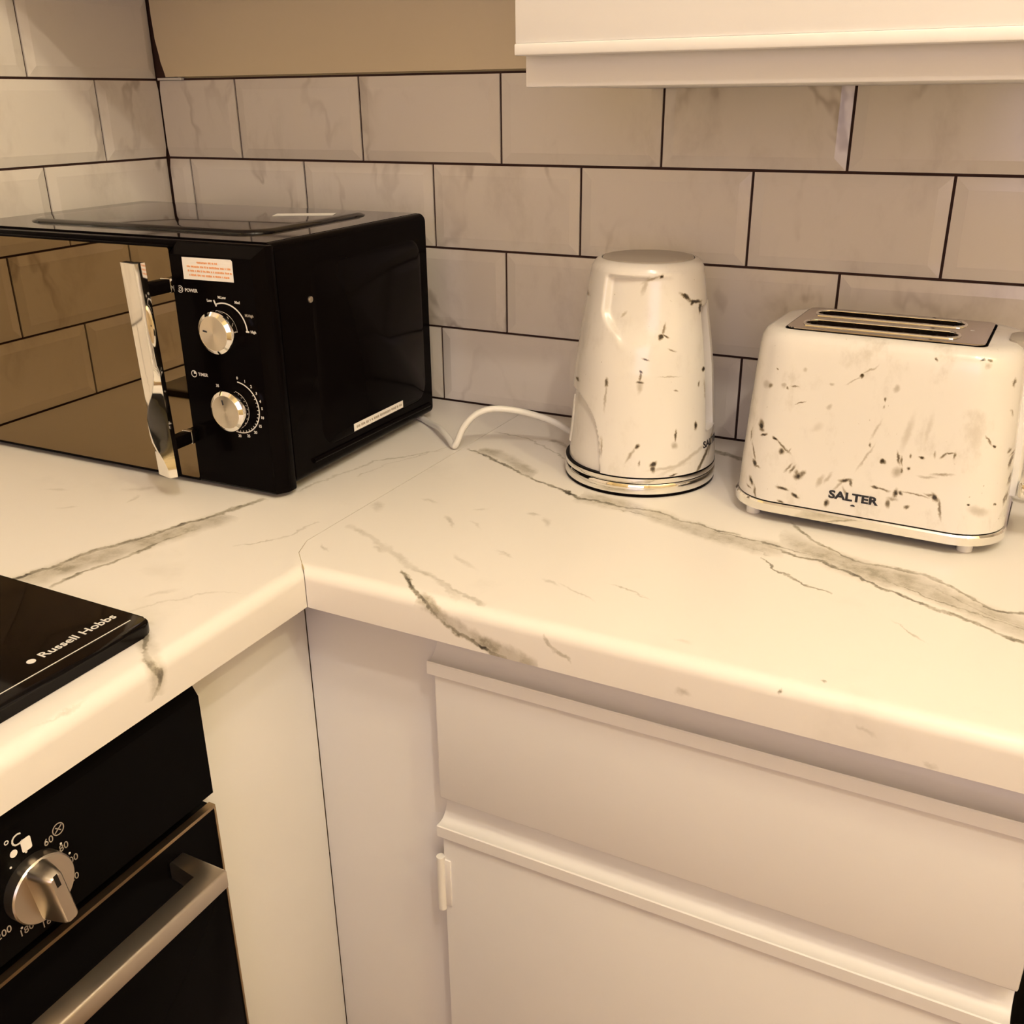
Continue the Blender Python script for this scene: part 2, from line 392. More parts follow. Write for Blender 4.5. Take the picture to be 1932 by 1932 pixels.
KETTLE_MARKS = [(0.0072, 0.1634, 0.0022, 0.0013, 60, 1.0), (0.0104, 0.1705, 0.0054, 0.0008, -100, 0.6), (0.012, 0.1639, 0.0032, 0.0007, -20, 0.8), (0.0062, 0.2202,
    0.0016, 0.0012, -50, 1.0), (-0.0024, 0.218, 0.0093, 0.0008, 25, 0.35), (-0.0088, 0.2115, 0.008, 0.0013, 70, 0.25), (-0.0071, 0.1417, 0.003,
    0.0007, -15, 0.8), (-0.0115, 0.1297, 0.0019, 0.0007, -50, 0.9), (-0.0121, 0.1249, 0.0048, 0.0007, -97, 0.6), (-0.0122, 0.1192, 0.003, 0.0008, -5,
    0.8), (-0.0124, 0.1147, 0.0055, 0.0016, -95, 0.3), (0.0187, 0.1503, 0.0041, 0.0005, -20, 0.5), (-0.0443, 0.116, 0.0039, 0.001, -95, 0.75),
    (-0.045, 0.102, 0.0125, 0.0007, -94, 0.35), (0.0256, 0.0638, 0.0056, 0.0007, -92, 0.8), (0.0253, 0.0539, 0.0035, 0.0017, -60, 0.35), (0.0479,
    0.0704, 0.0039, 0.001, -85, 0.9), (-0.0133, 0.0539, 0.0025, 0.0011, 50, 0.85), (-0.0199, 0.0448, 0.0084, 0.001, 58, 0.4), (0.0038, 0.0361, 0.0034,
    0.0013, 40, 1.0), (0.0033, 0.0311, 0.0036, 0.0013, -80, 0.8), (0.0252, 0.0229, 0.0037, 0.0007, 10, 0.8), (0.0548, 0.1263, 0.0017, 0.0013, 20,
    1.0), (0.0315, 0.2, 0.006, 0.0011, -35, 1.0), (0.0426, 0.1941, 0.0068, 0.0011, -12, 1.0), (0.0394, 0.1937, 0.0019, 0.0016, 0, 1.0), (0.0487,  # dark strokes by the handle paint the collar overhang's shade among pattern marks
    0.1867, 0.0044, 0.0011, -95, 0.9), (0.0412, 0.0383, 0.0282, 0.0014, 25, 0.25), (0.0597, 0.0328, 0.0158, 0.0013, 58, 0.75), (0.0687, 0.0459,
    0.0115, 0.001, 75, 0.5), (0.019, 0.0316, 0.0168, 0.0011, 5, 0.25), (-0.0705, 0.1095, 0.0014, 0.0011, 0, 0.7), (-0.0607, 0.1963, 0.0025, 0.0008,
    -95, 0.6), (-0.0282, 0.1827, 0.0034, 0.0008, 50, 0.35), (-0.0108, 0.0368, 0.0028, 0.0006, -95, 0.5), (-0.0481, 0.049, 0.0085, 0.0008, -92, 0.4), (0.0166, 0.1244, 0.0095, 0.0005, -3, 0.3), (0.0495, 0.1126, 0.0025, 0.0007, -85, 0.6), (0.0577,
    0.1046, 0.0084, 0.0007, -80, 0.4), (0.0244, 0.1101, 0.0022, 0.0007, -10, 0.5)]


def speckle_material(name, marks, right, grey=0.16):
    """white with dark brush-like flecks; marks lie on (right . xy, z) of the thing"""
    k = NT(name)
    co = k.obj()
    wz = k.noise(co, 160.0, 3.0, 0.6).outputs['Color']
    p = k.vmath('ADD', co, k.vmath('SCALE', k.vmath('SUBTRACT', wz, (0.5, 0.5, 0.5)), scale=0.0045))
    h = k.vmath('DOT_PRODUCT', p, (right[0], right[1], 0))
    z = k.sep(p)[2]
    f = k.strokes(k.comb(h, z), marks, 0.15, (1.35, 2.0))
    cloud = k.remap(k.noise(k.vmath('MULTIPLY', co, (1, 1, 0.6)), 40.0, 5.0, 0.65).outputs[0], 0.52, 0.78, 0.0, grey)
    fleck = k.remap(k.noise(co, 230.0, 2.0).outputs[0], 0.74, 0.80, 0.0, 0.35)
    f = k.math('MAXIMUM', f, k.math('MAXIMUM', cloud, fleck))
    mid = k.mix(k.remap(f, 0.0, 0.45, smooth=False), (0.755, 0.715, 0.665, 1), (0.36, 0.30, 0.22, 1))
    k.put(k.bsdf.inputs['Base Color'], k.mix(k.remap(f, 0.35, 0.85, smooth=False), mid, (0.03, 0.02, 0.012, 1)))
    return k.set(rough=0.22, spec=0.5, coat=0.3)


M['toaster_shell'] = speckle_material('speckled_white_toaster', TOASTER_MARKS, (1, 0))
M['kettle_shell'] = speckle_material('speckled_white_kettle', KETTLE_MARKS, (0.8901, 0.4558), 0.10)


# ------------------------------------------------------------------ mesh helpers
def link(name, me, mat, parent=None, smooth=None):
    if smooth is not None:
        me.shade_smooth()
        me.set_sharp_from_angle(angle=math.radians(smooth))
    o = bpy.data.objects.new(name, me)
    col.objects.link(o)
    if mat is not None and not me.materials:
        me.materials.append(M[mat])
    if parent is not None:
        o.parent = parent
    return o


def from_bm(name, bm, mat, parent=None, smooth=None):
    bmesh.ops.recalc_face_normals(bm, faces=bm.faces[:])
    me = bpy.data.meshes.new(name)
    bm.to_mesh(me)
    bm.free()
    return link(name, me, mat, parent, smooth)


def add_box(bm, x0, x1, y0, y1, z0, z1):
    v = [bm.verts.new(p) for p in ((x0, y0, z0), (x1, y0, z0), (x1, y1, z0), (x0, y1, z0),
                                   (x0, y0, z1), (x1, y0, z1), (x1, y1, z1), (x0, y1, z1))]
    for f in ((3, 2, 1, 0), (4, 5, 6, 7), (0, 1, 5, 4), (1, 2, 6, 5), (2, 3, 7, 6), (3, 0, 4, 7)):
        bm.faces.new([v[i] for i in f])
    return v


def box(name, x0, x1, y0, y1, z0, z1, mat, parent=None, bevel=0.0, seg=2):
    bm = bmesh.new()
    add_box(bm, x0, x1, y0, y1, z0, z1)
    if bevel:
        bmesh.ops.bevel(bm, geom=bm.edges[:], offset=bevel, segments=seg, profile=0.5, affect='EDGES')
    return from_bm(name, bm, mat, parent, 35 if bevel else None)


def extrude_outline(name, pts, vec, mat, parent=None, bevel=0.0, smooth=30, seg=2):
    """pts: closed 3-D outline, pushed along vec"""
    bm = bmesh.new()
    a = [bm.verts.new(p) for p in pts]
    b = [bm.verts.new(Vector(p) + Vector(vec)) for p in pts]
    n = len(pts)
    bm.faces.new(a)
    bm.faces.new(b[::-1])
    for i in range(n):
        bm.faces.new((a[i], b[i], b[(i + 1) % n], a[(i + 1) % n]))
    if bevel:
        bmesh.ops.bevel(bm, geom=bm.edges[:], offset=bevel, segments=seg, profile=0.5, affect='EDGES')
    return from_bm(name, bm, mat, parent, smooth)


def rrect(hx, hy, r, n=8, cx=0.0, cy=0.0):
    """rounded rectangle outline, counter-clockwise"""
    out = []
    for k, (sx, sy) in enumerate(((1, 1), (-1, 1), (-1, -1), (1, -1))):
        for i in range(n + 1):
            a = PI / 2 * (k + i / n)
            out.append((cx + sx * (hx - r) + r * math.cos(a), cy + sy * (hy - r) + r * math.sin(a)))
    return out


def loft(name, rings, mat, parent=None, cap0=True, cap1=True, smooth=35):
    bm = bmesh.new()
    rv = [[bm.verts.new(p) for p in r] for r in rings]
    n = len(rings[0])
    for a, b in zip(rv, rv[1:]):
        for i in range(n):
            bm.faces.new((a[i], a[(i + 1) % n], b[(i + 1) % n], b[i]))
    if cap0:
        bm.faces.new(rv[0][::-1])
    if cap1:
        bm.faces.new(rv[-1])
    return from_bm(name, bm, mat, parent, smooth)


def lathe(name, prof, mat, parent=None, n=72, smooth=35):
    prof = [(max(r, 1e-4), z) for r, z in prof]
    rings = [[(r * math.cos(2 * PI * i / n), r * math.sin(2 * PI * i / n), z) for i in range(n)] for r, z in prof]
    return loft(name, rings, mat, parent, True, True, smooth)


def tube(name, pts, r, mat, parent=None, n=12, closed=False, flat=1.0):
    """round tube along points, smoothed by Catmull-Rom"""
    P = [Vector(p) for p in pts]
    path = []
    m = len(P)
    rng = range(m if closed else m - 1)
    for i in rng:
        if closed:
            p0, p1, p2, p3 = P[i - 1], P[i], P[(i + 1) % m], P[(i + 2) % m]
        else:
            p0, p1, p2, p3 = P[max(i - 1, 0)], P[i], P[i + 1], P[min(i + 2, m - 1)]
        for s in range(8):
            t = s / 8
            path.append(0.5 * ((2 * p1) + (p2 - p0) * t + (2 * p0 - 5 * p1 + 4 * p2 - p3) * t * t + (3 * p1 - p0 - 3 * p2 + p3) * t ** 3))
    if not closed:
        path.append(P[-1])
    bm = bmesh.new()
    rings = []
    k = len(path)
    for i, p in enumerate(path):
        d = (path[(i + 1) % k] - path[i - 1]) if closed else (path[min(i + 1, k - 1)] - path[max(i - 1, 0)])
        d.normalize()
        u = d.cross(Vector((0, 0, 1)))
        if u.length < 1e-4:
            u = d.cross(Vector((0, 1, 0)))
        u.normalize()
        w = u.cross(d)
        rings.append([bm.verts.new(p + u * r * math.cos(2 * PI * j / n) + w * r * flat * math.sin(2 * PI * j / n)) for j in range(n)])
    for i in range(k if closed else k - 1):
        a, b = rings[i], rings[(i + 1) % k]
        for j in range(n):
            bm.faces.new((a[j], a[(j + 1) % n], b[(j + 1) % n], b[j]))
    if not closed:
        bm.faces.new(rings[0][::-1])
        bm.faces.new(rings[-1])
    return from_bm(name, bm, mat, parent, 50)


def plate_with_holes(name, outer, holes, z0, z1, mat, parent=None):
    bm = bmesh.new()
    edges, loops = [], []
    for lp in [outer] + holes:
        vs = [bm.verts.new((x, y, z1)) for x, y in lp]
        loops.append(vs)
        for i in range(len(vs)):
            edges.append(bm.edges.new((vs[i], vs[(i + 1) % len(vs)])))
    bmesh.ops.triangle_fill(bm, use_beauty=True, use_dissolve=False, edges=edges)
    for vs in loops:
        lo = [bm.verts.new((v.co.x, v.co.y, z0)) for v in vs]
        for i in range(len(vs)):
            j = (i + 1) % len(vs)
            bm.faces.new((vs[i], vs[j], lo[j], lo[i]))
    return from_bm(name, bm, mat, parent, 30)


# flat print: text and line work, built in its own XY plane (x right, y up, z out)
FRONT = Matrix.Rotation(PI / 2, 4, 'X')                                   # faces -Y
SIDE = Matrix(((0, 0, 1, 0), (1, 0, 0, 0), (0, 1, 0, 0), (0, 0, 0, 1)))   # faces +X, up is Z
UP_Y = Matrix(((0, -1, 0, 0), (1, 0, 0, 0), (0, 0, 1, 0), (0, 0, 0, 1)))  # lies flat, reads along +Y


def text(name, body, size, mat, parent, loc, face, width=1.0, bold=0.0, align='CENTER', roll=0.0):
    cu = bpy.data.curves.new(name, 'FONT')
    cu.body = body
    cu.size = size
    cu.extrude = 0.0001
    cu.offset = bold
    cu.align_x = align
    cu.align_y = 'CENTER'
    cu.resolution_u = 3
    t = bpy.data.objects.new(name, cu)
    col.objects.link(t)
    dg = bpy.context.evaluated_depsgraph_get()
    me = bpy.data.meshes.new_from_object(t.evaluated_get(dg))
    bpy.data.objects.remove(t)
    bpy.data.curves.remove(cu)
    me.name = name
    me.materials.clear()
    me.transform(Matrix.Translation(loc) @ face @ Matrix.Rotation(roll, 4, 'Z') @ Matrix.Diagonal((width, 1, 1, 1)))
    return link(name, me, mat, parent)


def strips(name, quads, mat, parent, loc, face, thick=0.0002):
    """several small flat marks of one print, each a thin slab given by four corners"""
    bm = bmesh.new()
    for q in quads:
        a = [bm.verts.new((x, y, 0)) for x, y in q]
        b = [bm.verts.new((x, y, thick)) for x, y in q]
        n = len(q)
        bm.faces.new(a[::-1])
        bm.faces.new(b)
        for i in range(n):
            bm.faces.new((a[i], a[(i + 1) % n], b[(i + 1) % n], b[i]))
    bm.transform(Matrix.Translation(loc) @ face)
    return from_bm(name, bm, mat, parent)


def seg_quad(x0, y0, x1, y1, w):
    dx, dy = x1 - x0, y1 - y0
    l = math.hypot(dx, dy)
    nx, ny = -dy / l * w / 2, dx / l * w / 2
    return [(x0 - nx, y0 - ny), (x1 - nx, y1 - ny), (x1 + nx, y1 + ny), (x0 + nx, y0 + ny)]


def arc_quads(cx, cy, r, a0, a1, w, n=24):
    out = []
    for i in range(n):
        p, q = math.radians(a0 + (a1 - a0) * i / n), math.radians(a0 + (a1 - a0) * (i + 1) / n)
        out.append([(cx + (r - w / 2) * math.cos(p), cy + (r - w / 2) * math.sin(p)), (cx + (r + w / 2) * math.cos(p), cy + (r + w / 2) * math.sin(p)),
                    (cx + (r + w / 2) * math.cos(q), cy + (r + w / 2) * math.sin(q)), (cx + (r - w / 2) * math.cos(q), cy + (r - w / 2) * math.sin(q))])
    return out


def thing(name, label, cat, loc=(0, 0, 0), rz=0.0, group=None):
    o = bpy.data.objects.new(name, None)
    o.empty_display_size = 0.05
    o.location = loc
    o.rotation_euler = (0, 0, rz)
    col.objects.link(o)
    return tag(o, label, cat, group)


def tag(o, label, cat, group=None):
    o['label'] = label
    o['category'] = cat
    if group:
        o['group'] = group
    return o


def structure(o, label=None):
    o['kind'] = 'structure'
    if label:
        o['label'] = label
    return o


def rehome(root, loc):
    """move a thing's origin to its base; its parts (built in room coordinates) stay where they are"""
    root.location = loc
    done = set()
    T = Matrix.Translation(-Vector(loc))

    def walk(o):
        for c in o.children:
            if c.data and c.data.name not in done:
                done.add(c.data.name)
                c.data.transform(T)
            walk(c)
    walk(root)


# ------------------------------------------------------------------ the room
ROOM_X, ROOM_Y, ROOM_Z = 2.4, -2.5, 2.55
TOP = 0.91                       # worktop height


def room(name, label, *a):
    o = box(name, *a)
    structure(o, label)
    o['category'] = name.split('_')[0]
    return o


room('floor', 'brown floor of the kitchen', -0.1, ROOM_X + 0.1, ROOM_Y - 0.1, 0.1, -0.1, 0.0, 'floor')
room('ceiling', 'plain painted kitchen ceiling', -0.1, ROOM_X + 0.1, ROOM_Y - 0.1, 0.1, ROOM_Z, ROOM_Z + 0.1, 'ceiling')
wall_back = room('wall_back', 'tiled wall behind the kettle and toaster with painted board above', -0.1, ROOM_X + 0.1, 0.009, 0.1, 0.0, ROOM_Z, 'wall')
wall_left = room('wall_left', 'tiled wall at the left beside the microwave', -0.1, -0.009, ROOM_Y - 0.1, 0.009, 0.0, ROOM_Z, 'wall')
room('wall_right', 'plain painted wall facing the oven run', ROOM_X, ROOM_X + 0.1, ROOM_Y, 0.009, 0.0, ROOM_Z, 'wall')
# front wall with a window opening
bm = bmesh.new()
WX0, WX1, WZ0, WZ1 = 1.0, 2.0, 1.05, 2.05
add_box(bm, -0.009, WX0, ROOM_Y - 0.1, ROOM_Y, 0, ROOM_Z)
add_box(bm, WX1, ROOM_X, ROOM_Y - 0.1, ROOM_Y, 0, ROOM_Z)
add_box(bm, WX0, WX1, ROOM_Y - 0.1, ROOM_Y, 0, WZ0)
add_box(bm, WX0, WX1, ROOM_Y - 0.1, ROOM_Y, WZ1, ROOM_Z)
wf = structure(from_bm('wall_front', bm, 'wall'), 'plain wall with the window opposite the tiled wall')
wf['category'] = 'wall'
bm = bmesh.new()
for a in ((WX0, WX0 + .05, WZ0, WZ1), (WX1 - .05, WX1, WZ0, WZ1), (WX0 + .05, WX1 - .05, WZ0, WZ0 + .05), (WX0 + .05, WX1 - .05, WZ1 - .05, WZ1)):
    add_box(bm, a[0], a[1], ROOM_Y - .08, ROOM_Y - .03, a[2], a[3])
win = structure(from_bm('window_1', bm, 'paint'), 'white framed window opposite the tiled wall')
win['category'] = 'window'
pane = box('pane', WX0 + .05, WX1 - .05, ROOM_Y - .06, ROOM_Y - .054, WZ0 + .05, WZ1 - .05, 'black_glass', win)

# tiles: 200 x 100 mm with a flat bevelled border, 3 mm dark joints
JOINT = 0.003
tile_cache = {}


def tile_mesh(w, h, left=True, right=True):
    key = (round(w, 4), round(h, 4), left, right)
    if key in tile_cache:
        return tile_cache[key]
    b = 0.0125
    il, ir = (b if left else 0.0), (b if right else 0.0)
    if w < il + ir + 0.004:
        il = ir = min(il, ir, 0.002)
    o = [(-w / 2, -h / 2), (w / 2, -h / 2), (w / 2, h / 2), (-w / 2, h / 2)]
    i = [(-w / 2 + il, -h / 2 + b), (w / 2 - ir, -h / 2 + b), (w / 2 - ir, h / 2 - b), (-w / 2 + il, h / 2 - b)]
    v = [(x, 0.008, z) for x, z in o] + [(x, 0.0022, z) for x, z in o] + [(x, 0.0, z) for x, z in i]
    f = [(8, 9, 10, 11)]
    for k in range(4):
        j = (k + 1) % 4
        f.append((k, j, 4 + j, 4 + k))
        f.append((4 + k, 4 + j, 8 + j, 8 + k))
    me = bpy.data.meshes.new('tile')
    me.from_pydata(v, [], f)
    me.materials.append(M['tile'])
    tile_cache[key] = me
    return me


def tile_row(parent, z0, z1, joints, place):
    for a, b in zip(joints, joints[1:]):
        w, h = b - a - JOINT, z1 - z0 - JOINT
        if w < 0.004:
            continue
        full = abs((b - a) - 0.203) < 0.002
        first = a == joints[0] and not full
        o = bpy.data.objects.new('tile', tile_mesh(w, h, not first, True))
        col.objects.link(o)
        place(o, (a + b) / 2, (z0 + z1) / 2)
        o.parent = parent


def joints(phase, end):
    out, x = [0.0], phase
    while x < end:
        out.append(x)
        x += 0.203
    return out + [x]


def on_back(o, s, z):
    o.location = (s, 0, z)


def on_left(o, s, z):
    o.location = (0, -s, z)
    o.rotation_euler = (0, 0, PI / 2)


# joint lines on the back wall, bottom row first
ROWZ = [0.9104, 1.0104, 1.1134, 1.2164, 1.3194]
for k, ph in enumerate((0.0433, 0.1418, 0.0394, 0.1369)):
    tile_row(wall_back, ROWZ[k], ROWZ[k + 1], joints(ph, 1.9), on_back)
z = ROWZ[0]
k = 0
while z < 1.95:
    z1 = ROWZ[k + 1] if k + 1 < len(ROWZ) else z + 0.103
    # on this wall the cut tile sits at the corner, so the joints are mirrored
    js = joints(0.2115 if k % 2 == 0 else 0.1095, 1.6)
    for a, b in zip(js, js[1:]):
        o = bpy.data.objects.new('tile', tile_mesh(b - a - JOINT, z1 - z - JOINT, True, b - a > 0.19))
        col.objects.link(o)
        on_left(o, (a + b) / 2, (z + z1) / 2)
        o.parent = wall_left
    z = z1
    k += 1
box('grout', -0.009, 2.1, 0.0045, 0.009, 0.905, 1.3205, 'grout', wall_back)
box('grout', -0.009, -0.0045, -1.75, 0.0045, 0.905, 1.97, 'grout', wall_left)
# painted board above the tiles: ragged left edge leaves a dark gap at the corner
g = [(0.0165, 1.3225), (0.0145, 1.330), (0.0105, 1.342), (0.0095, 1.350), (0.0055, 1.37), (0.004, 1.40), (0.004, 2.0)]
pts = [(x, -0.001, zz) for x, zz in g] + [(0.78, -0.001, 2.0), (0.78, -0.001, 1.3225)]
extrude_outline('painted_board', pts, (0, 0.0095, 0), 'plaster', wall_back, smooth=None)
box('white_bead', 0.001, 0.045, -0.0015, 0.006, 1.3185, 1.3215, 'white_plastic', wall_back)
box('corner_gap', -0.004, 0.03, 0.003, 0.0085, 1.3215, 2.0, 'grout', wall_back)
sf = structure(box('wall_soffit', -0.0005, 0.722, -0.30, -0.0015, 1.478, ROOM_Z, 'paint'), 'boxed-in bulkhead over the corner, beside the wall cupboard')
sf['category'] = 'bulkhead'

# ceiling spotlight bar that carries the bulbs
cl = thing('ceiling_spotlight', 'two-lamp spotlight bar fixed to the kitchen ceiling', 'ceiling light', (1.46, -1.215, ROOM_Z))
a = math.atan2(BULBS[0][0][1] - BULBS[1][0][1], BULBS[0][0][0] - BULBS[1][0][0])
bar = box('bar', -0.22, 0.22, -0.02, 0.02, -0.025, 0.0, 'steel', cl, 0.004)
bar.rotation_euler = (0, 0, a)
for loc_, pw_ in BULBS:
    sh = lathe('lamp_shade', [(0.020, 0.10), (0.024, 0.10), (0.050, 0.03), (0.048, 0.03), (0.021, 0.095)], 'white_plastic', cl, 32)
    sh.location = (loc_[0] - 1.46, loc_[1] + 1.215, loc_[2] - ROOM_Z + 0.02)

cl2 = thing('ceiling_spotlight', 'added unseen round spotlight near the right wall, for yellower light on the left', 'ceiling light', (FILL_BULB[0][0], FILL_BULB[0][1], ROOM_Z))  # fitting for the added fill lamp
lathe('fill_lamp_plate', [(0.045, -0.02), (0.05, -0.015), (0.05, 0.0)], 'steel', cl2, 40)
sh = lathe('lamp_shade', [(0.020, -0.02), (0.024, -0.02), (0.050, -0.13), (0.048, -0.13), (0.021, -0.025)], 'white_plastic', cl2, 32)

# ------------------------------------------------------------------ worktops
R_EDGE = 0.012


def worktop(name, mat, cs, start, end, swap):
    """cs: (position across, top height); start/end: functions giving the two ends along the run"""
    bm = bmesh.new()

    def V(c, s, zz):
        return bm.verts.new((s, c, zz) if not swap else (c, s, zz))
    T0 = [V(c, start(i, c), zz) for i, (c, zz) in enumerate(cs)]
    T1 = [V(c, end(i, c), zz) for i, (c, zz) in enumerate(cs)]
    B0 = [V(c, start(i, c), 0.872) for i, (c, zz) in enumerate(cs)]
    B1 = [V(c, end(i, c), 0.872) for i, (c, zz) in enumerate(cs)]
    n = len(cs)
    for i in range(n - 1):
        bm.faces.new((T0[i], T0[i + 1], T1[i + 1], T1[i]))
        bm.faces.new((B0[i], B1[i], B1[i + 1], B0[i + 1]))
        bm.faces.new((T0[i], B0[i], B0[i + 1], T0[i + 1]))
        bm.faces.new((T1[i], T1[i + 1], B1[i + 1], B1[i]))
    for i in (0, n - 1):
        bm.faces.new((T0[i], T1[i], B1[i], B0[i]))
    bmesh.ops.remove_doubles(bm, verts=bm.verts[:], dist=1e-6)
    return from_bm(name, bm, mat, None, 40)


def rolled(front, sgn):
    """points of the rolled edge, from the flat top to the vertical front"""
    return [(front + sgn * (R_EDGE - R_EDGE * math.sin(t)), TOP - R_EDGE + R_EDGE * math.cos(t)) for t in [PI / 2 * i / 8 for i in range(9)]]


GAP = 0.0004
SEAM = [(0.5745, 0.0), (0.5745, -0.460), (0.5845, -0.4845), (0.61, -0.51)]


def seam_x(y):
    for (xa, ya), (xb, yb) in zip(SEAM, SEAM[1:]):
        if ya >= y >= yb:
            return xa + (xb - xa) * (ya - y) / (ya - yb)
    return 0.61


cs = [(-0.0005, TOP), (-0.46, TOP), (-0.4845, TOP)] + rolled(-0.51, 1) + [(-0.51, 0.874)]
wr = worktop('worktop', 'worktop_right', cs, lambda i, c: seam_x(c) + GAP, lambda i, c: 1.9, False)
tag(wr, 'white marble-effect worktop under the kettle and toaster, rolled front edge', 'worktop')
left_y = [-0.0005, -0.0005, -0.460, -0.4845]
cs = [(0.0005, TOP), (0.5741, TOP), (0.57415, TOP), (0.5841, TOP)] + [(c - GAP, zz) for c, zz in rolled(0.61, -1)] + [(0.61 - GAP, 0.874)]
wlft = worktop('worktop', 'worktop_left', cs, lambda i, c: left_y[i] if i < 4 else -(c + GAP) + 0.10, lambda i, c: -1.5, True)
tag(wlft, 'white marble-effect worktop under the microwave and black hob', 'worktop')
bm = bmesh.new()
for (xa, ya), (xb, yb) in zip(SEAM, SEAM[1:]):
    q = seg_quad(xa, ya, xb, yb, 0.0012)
    vs = [bm.verts.new((x, y, TOP - 0.0006)) for x, y in q]
    bm.faces.new(vs)
from_bm('joint_filler', bm, 'seam', wlft)

# ------------------------------------------------------------------ wall cupboard
wc = thing('wall_cupboard', 'white painted wall cupboard hanging above the toaster', 'cupboard')
box('body', 0.727, 1.9, -0.302, -0.0005, 1.2995, 2.1, 'paint', wc, 0.0012)
wd = box('door', 0.7264, 1.32, -0.320, -0.3025, 1.3325, 2.1, 'paint', wc, 0.001)
box('door_lip', 0.7264, 1.32, -0.3225, -0.3025, 1.3235, 1.3325, 'paint', wd, 0.0015)
wd2 = box('door', 1.324, 1.9, -0.320, -0.3025, 1.3325, 2.1, 'paint', wc, 0.001)
box('door_lip', 1.324, 1.9, -0.3225, -0.3025, 1.3235, 1.3325, 'paint', wd2, 0.0015)
rehome(wc, (1.3, -0.15, 1.2995))

# ------------------------------------------------------------------ base units
PX, PY = 0.57, -0.4675           # faces of the filler panel and of the cabinet frame
fp = box('filler_panel', 0.552, PX, -0.655, -0.4678, 0.0, 0.8715, 'paint', None, 0.0008)
tag(fp, 'tall white painted filler panel between the oven and the corner', 'panel')

bc = thing('base_cabinet', 'white painted base cabinet with one drawer over a door', 'cabinet')
box('face_panel', 0.5703, 0.7255, PY, PY + 0.018, 0.0, 0.8715, 'paint', bc, 0.0006)
box('back_rail', 0.7257, 1.2165, PY, PY + 0.018, 0.60, 0.8715, 'paint', bc, 0.0006)
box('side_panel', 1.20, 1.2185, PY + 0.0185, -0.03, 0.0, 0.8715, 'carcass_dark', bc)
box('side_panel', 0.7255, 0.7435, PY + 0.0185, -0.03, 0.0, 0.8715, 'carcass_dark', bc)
box('plinth', 0.7257, 1.1995, PY + 0.06, PY + 0.078, 0.0, 0.10, 'paint', bc)


def j_pull(name, x0, x1, ztop, parent):
    """hand-grip strip along the top of a front: an upturned lip with a hollow behind it"""
    yf = -0.4890
    pr = [(yf, ztop - 0.0125), (yf, ztop - 0.001), (yf + 0.001, ztop), (yf + 0.0028, ztop - 0.0003)]
    for t in range(1, 8):
        a = PI / 2 * t / 7
        pr.append((yf + 0.0028 + (PY - 0.0006 - yf - 0.0028) * math.sin(a) ** 1.0 * 1.0, ztop - 0.0003 + 0.0215 * (1 - math.cos(a)) - 0.0022 * math.sin(2 * a)))
    pr += [(PY - 0.0005, ztop - 0.0125)]
    return extrude_outline(name, [(x0, y, zz) for y, zz in pr], (x1 - x0, 0, 0), 'paint', parent, smooth=35)


dr = box('drawer_front', 0.7245, 1.2165, -0.4855, PY - 0.0005, 0.6845, 0.8205, 'paint', bc, 0.0022, 3)
j_pull('grip_lip', 0.7200, 1.2170, 0.8340, dr)
do = box('door', 0.7265, 1.2150, -0.4855, PY - 0.0005, 0.12, 0.6405, 'paint', bc, 0.0015, 2)
j_pull('grip_lip', 0.7225, 1.2165, 0.6540, do)
hg = tube('hinge', [(0.7243, -0.4875, 0.552), (0.7243, -0.4875, 0.585), (0.7243, -0.4875, 0.6165)], 0.0042, 'white_plastic', do, 16)
box('hinge_leaf', 0.7275, 0.7345, -0.4872, -0.4850, 0.556, 0.613, 'paint', hg, 0.0006)
rehome(bc, (0.9, -0.25, 0.0))

nx = thing('base_cabinet', 'white base cabinet at the right end past the dark gap', 'cabinet')
box('body', 1.262, 1.9, -0.4680, -0.03, 0.0, 0.8715, 'paint', nx, 0.001)
box('door', 1.264, 1.898, -0.4855, -0.4685, 0.12, 0.84, 'paint', nx, 0.0015)
rehome(nx, (1.58, -0.25, 0.0))

# ------------------------------------------------------------------ built-in oven
ov = thing('built_in_oven', 'black built-in oven under the hob with steel handle and control knob', 'oven')
Y0, Y1 = -1.235, -0.640
box('body', 0.05, 0.572, Y0 + 0.02, Y1 - 0.018, 0.28, 0.868, 'carcass_dark', ov)
fx = 0.600
fasc = extrude_outline('control_panel', [(0.5725, Y0, 0.756), (fx - 0.001, Y0, 0.756), (fx, Y0, 0.757), (fx, Y0, 0.852), (fx - 0.010, Y0, 0.8685), (0.5725, Y0, 0.8685)],
                       (0, Y1 - Y0, 0), 'black_enamel', ov, smooth=None)
od = box('oven_door', 0.5725, fx, Y0, Y1 - 0.001, 0.29, 0.7448, 'black_enamel', ov, 0.0012)
bm = bmesh.new()
add_box(bm, fx - 0.006, fx + 0.0008, Y0, Y1 - 0.0006, 0.7425, 0.7455)
add_box(bm, fx - 0.006, fx + 0.0008, Y1 - 0.0024, Y1 - 0.0004, 0.29, 0.7425)
from_bm('door_trim', bm, 'bronze_trim', od)
# square-section bar handle
hz0, hz1, hx0, hx1 = 0.7105, 0.7275, 0.632, 0.648
hp = [(fx, -0.681, 0), (hx1, -0.681, 0), (hx1, -1.194, 0), (fx, -1.194, 0), (fx, -1.178, 0), (hx0, -1.178, 0), (hx0, -0.697, 0), (fx, -0.697, 0)]
extrude_outline('handle', [(x, y, hz0) for x, y, _ in hp], (0, 0, hz1 - hz0), 'steel', od, 0.0022, 40, 3)


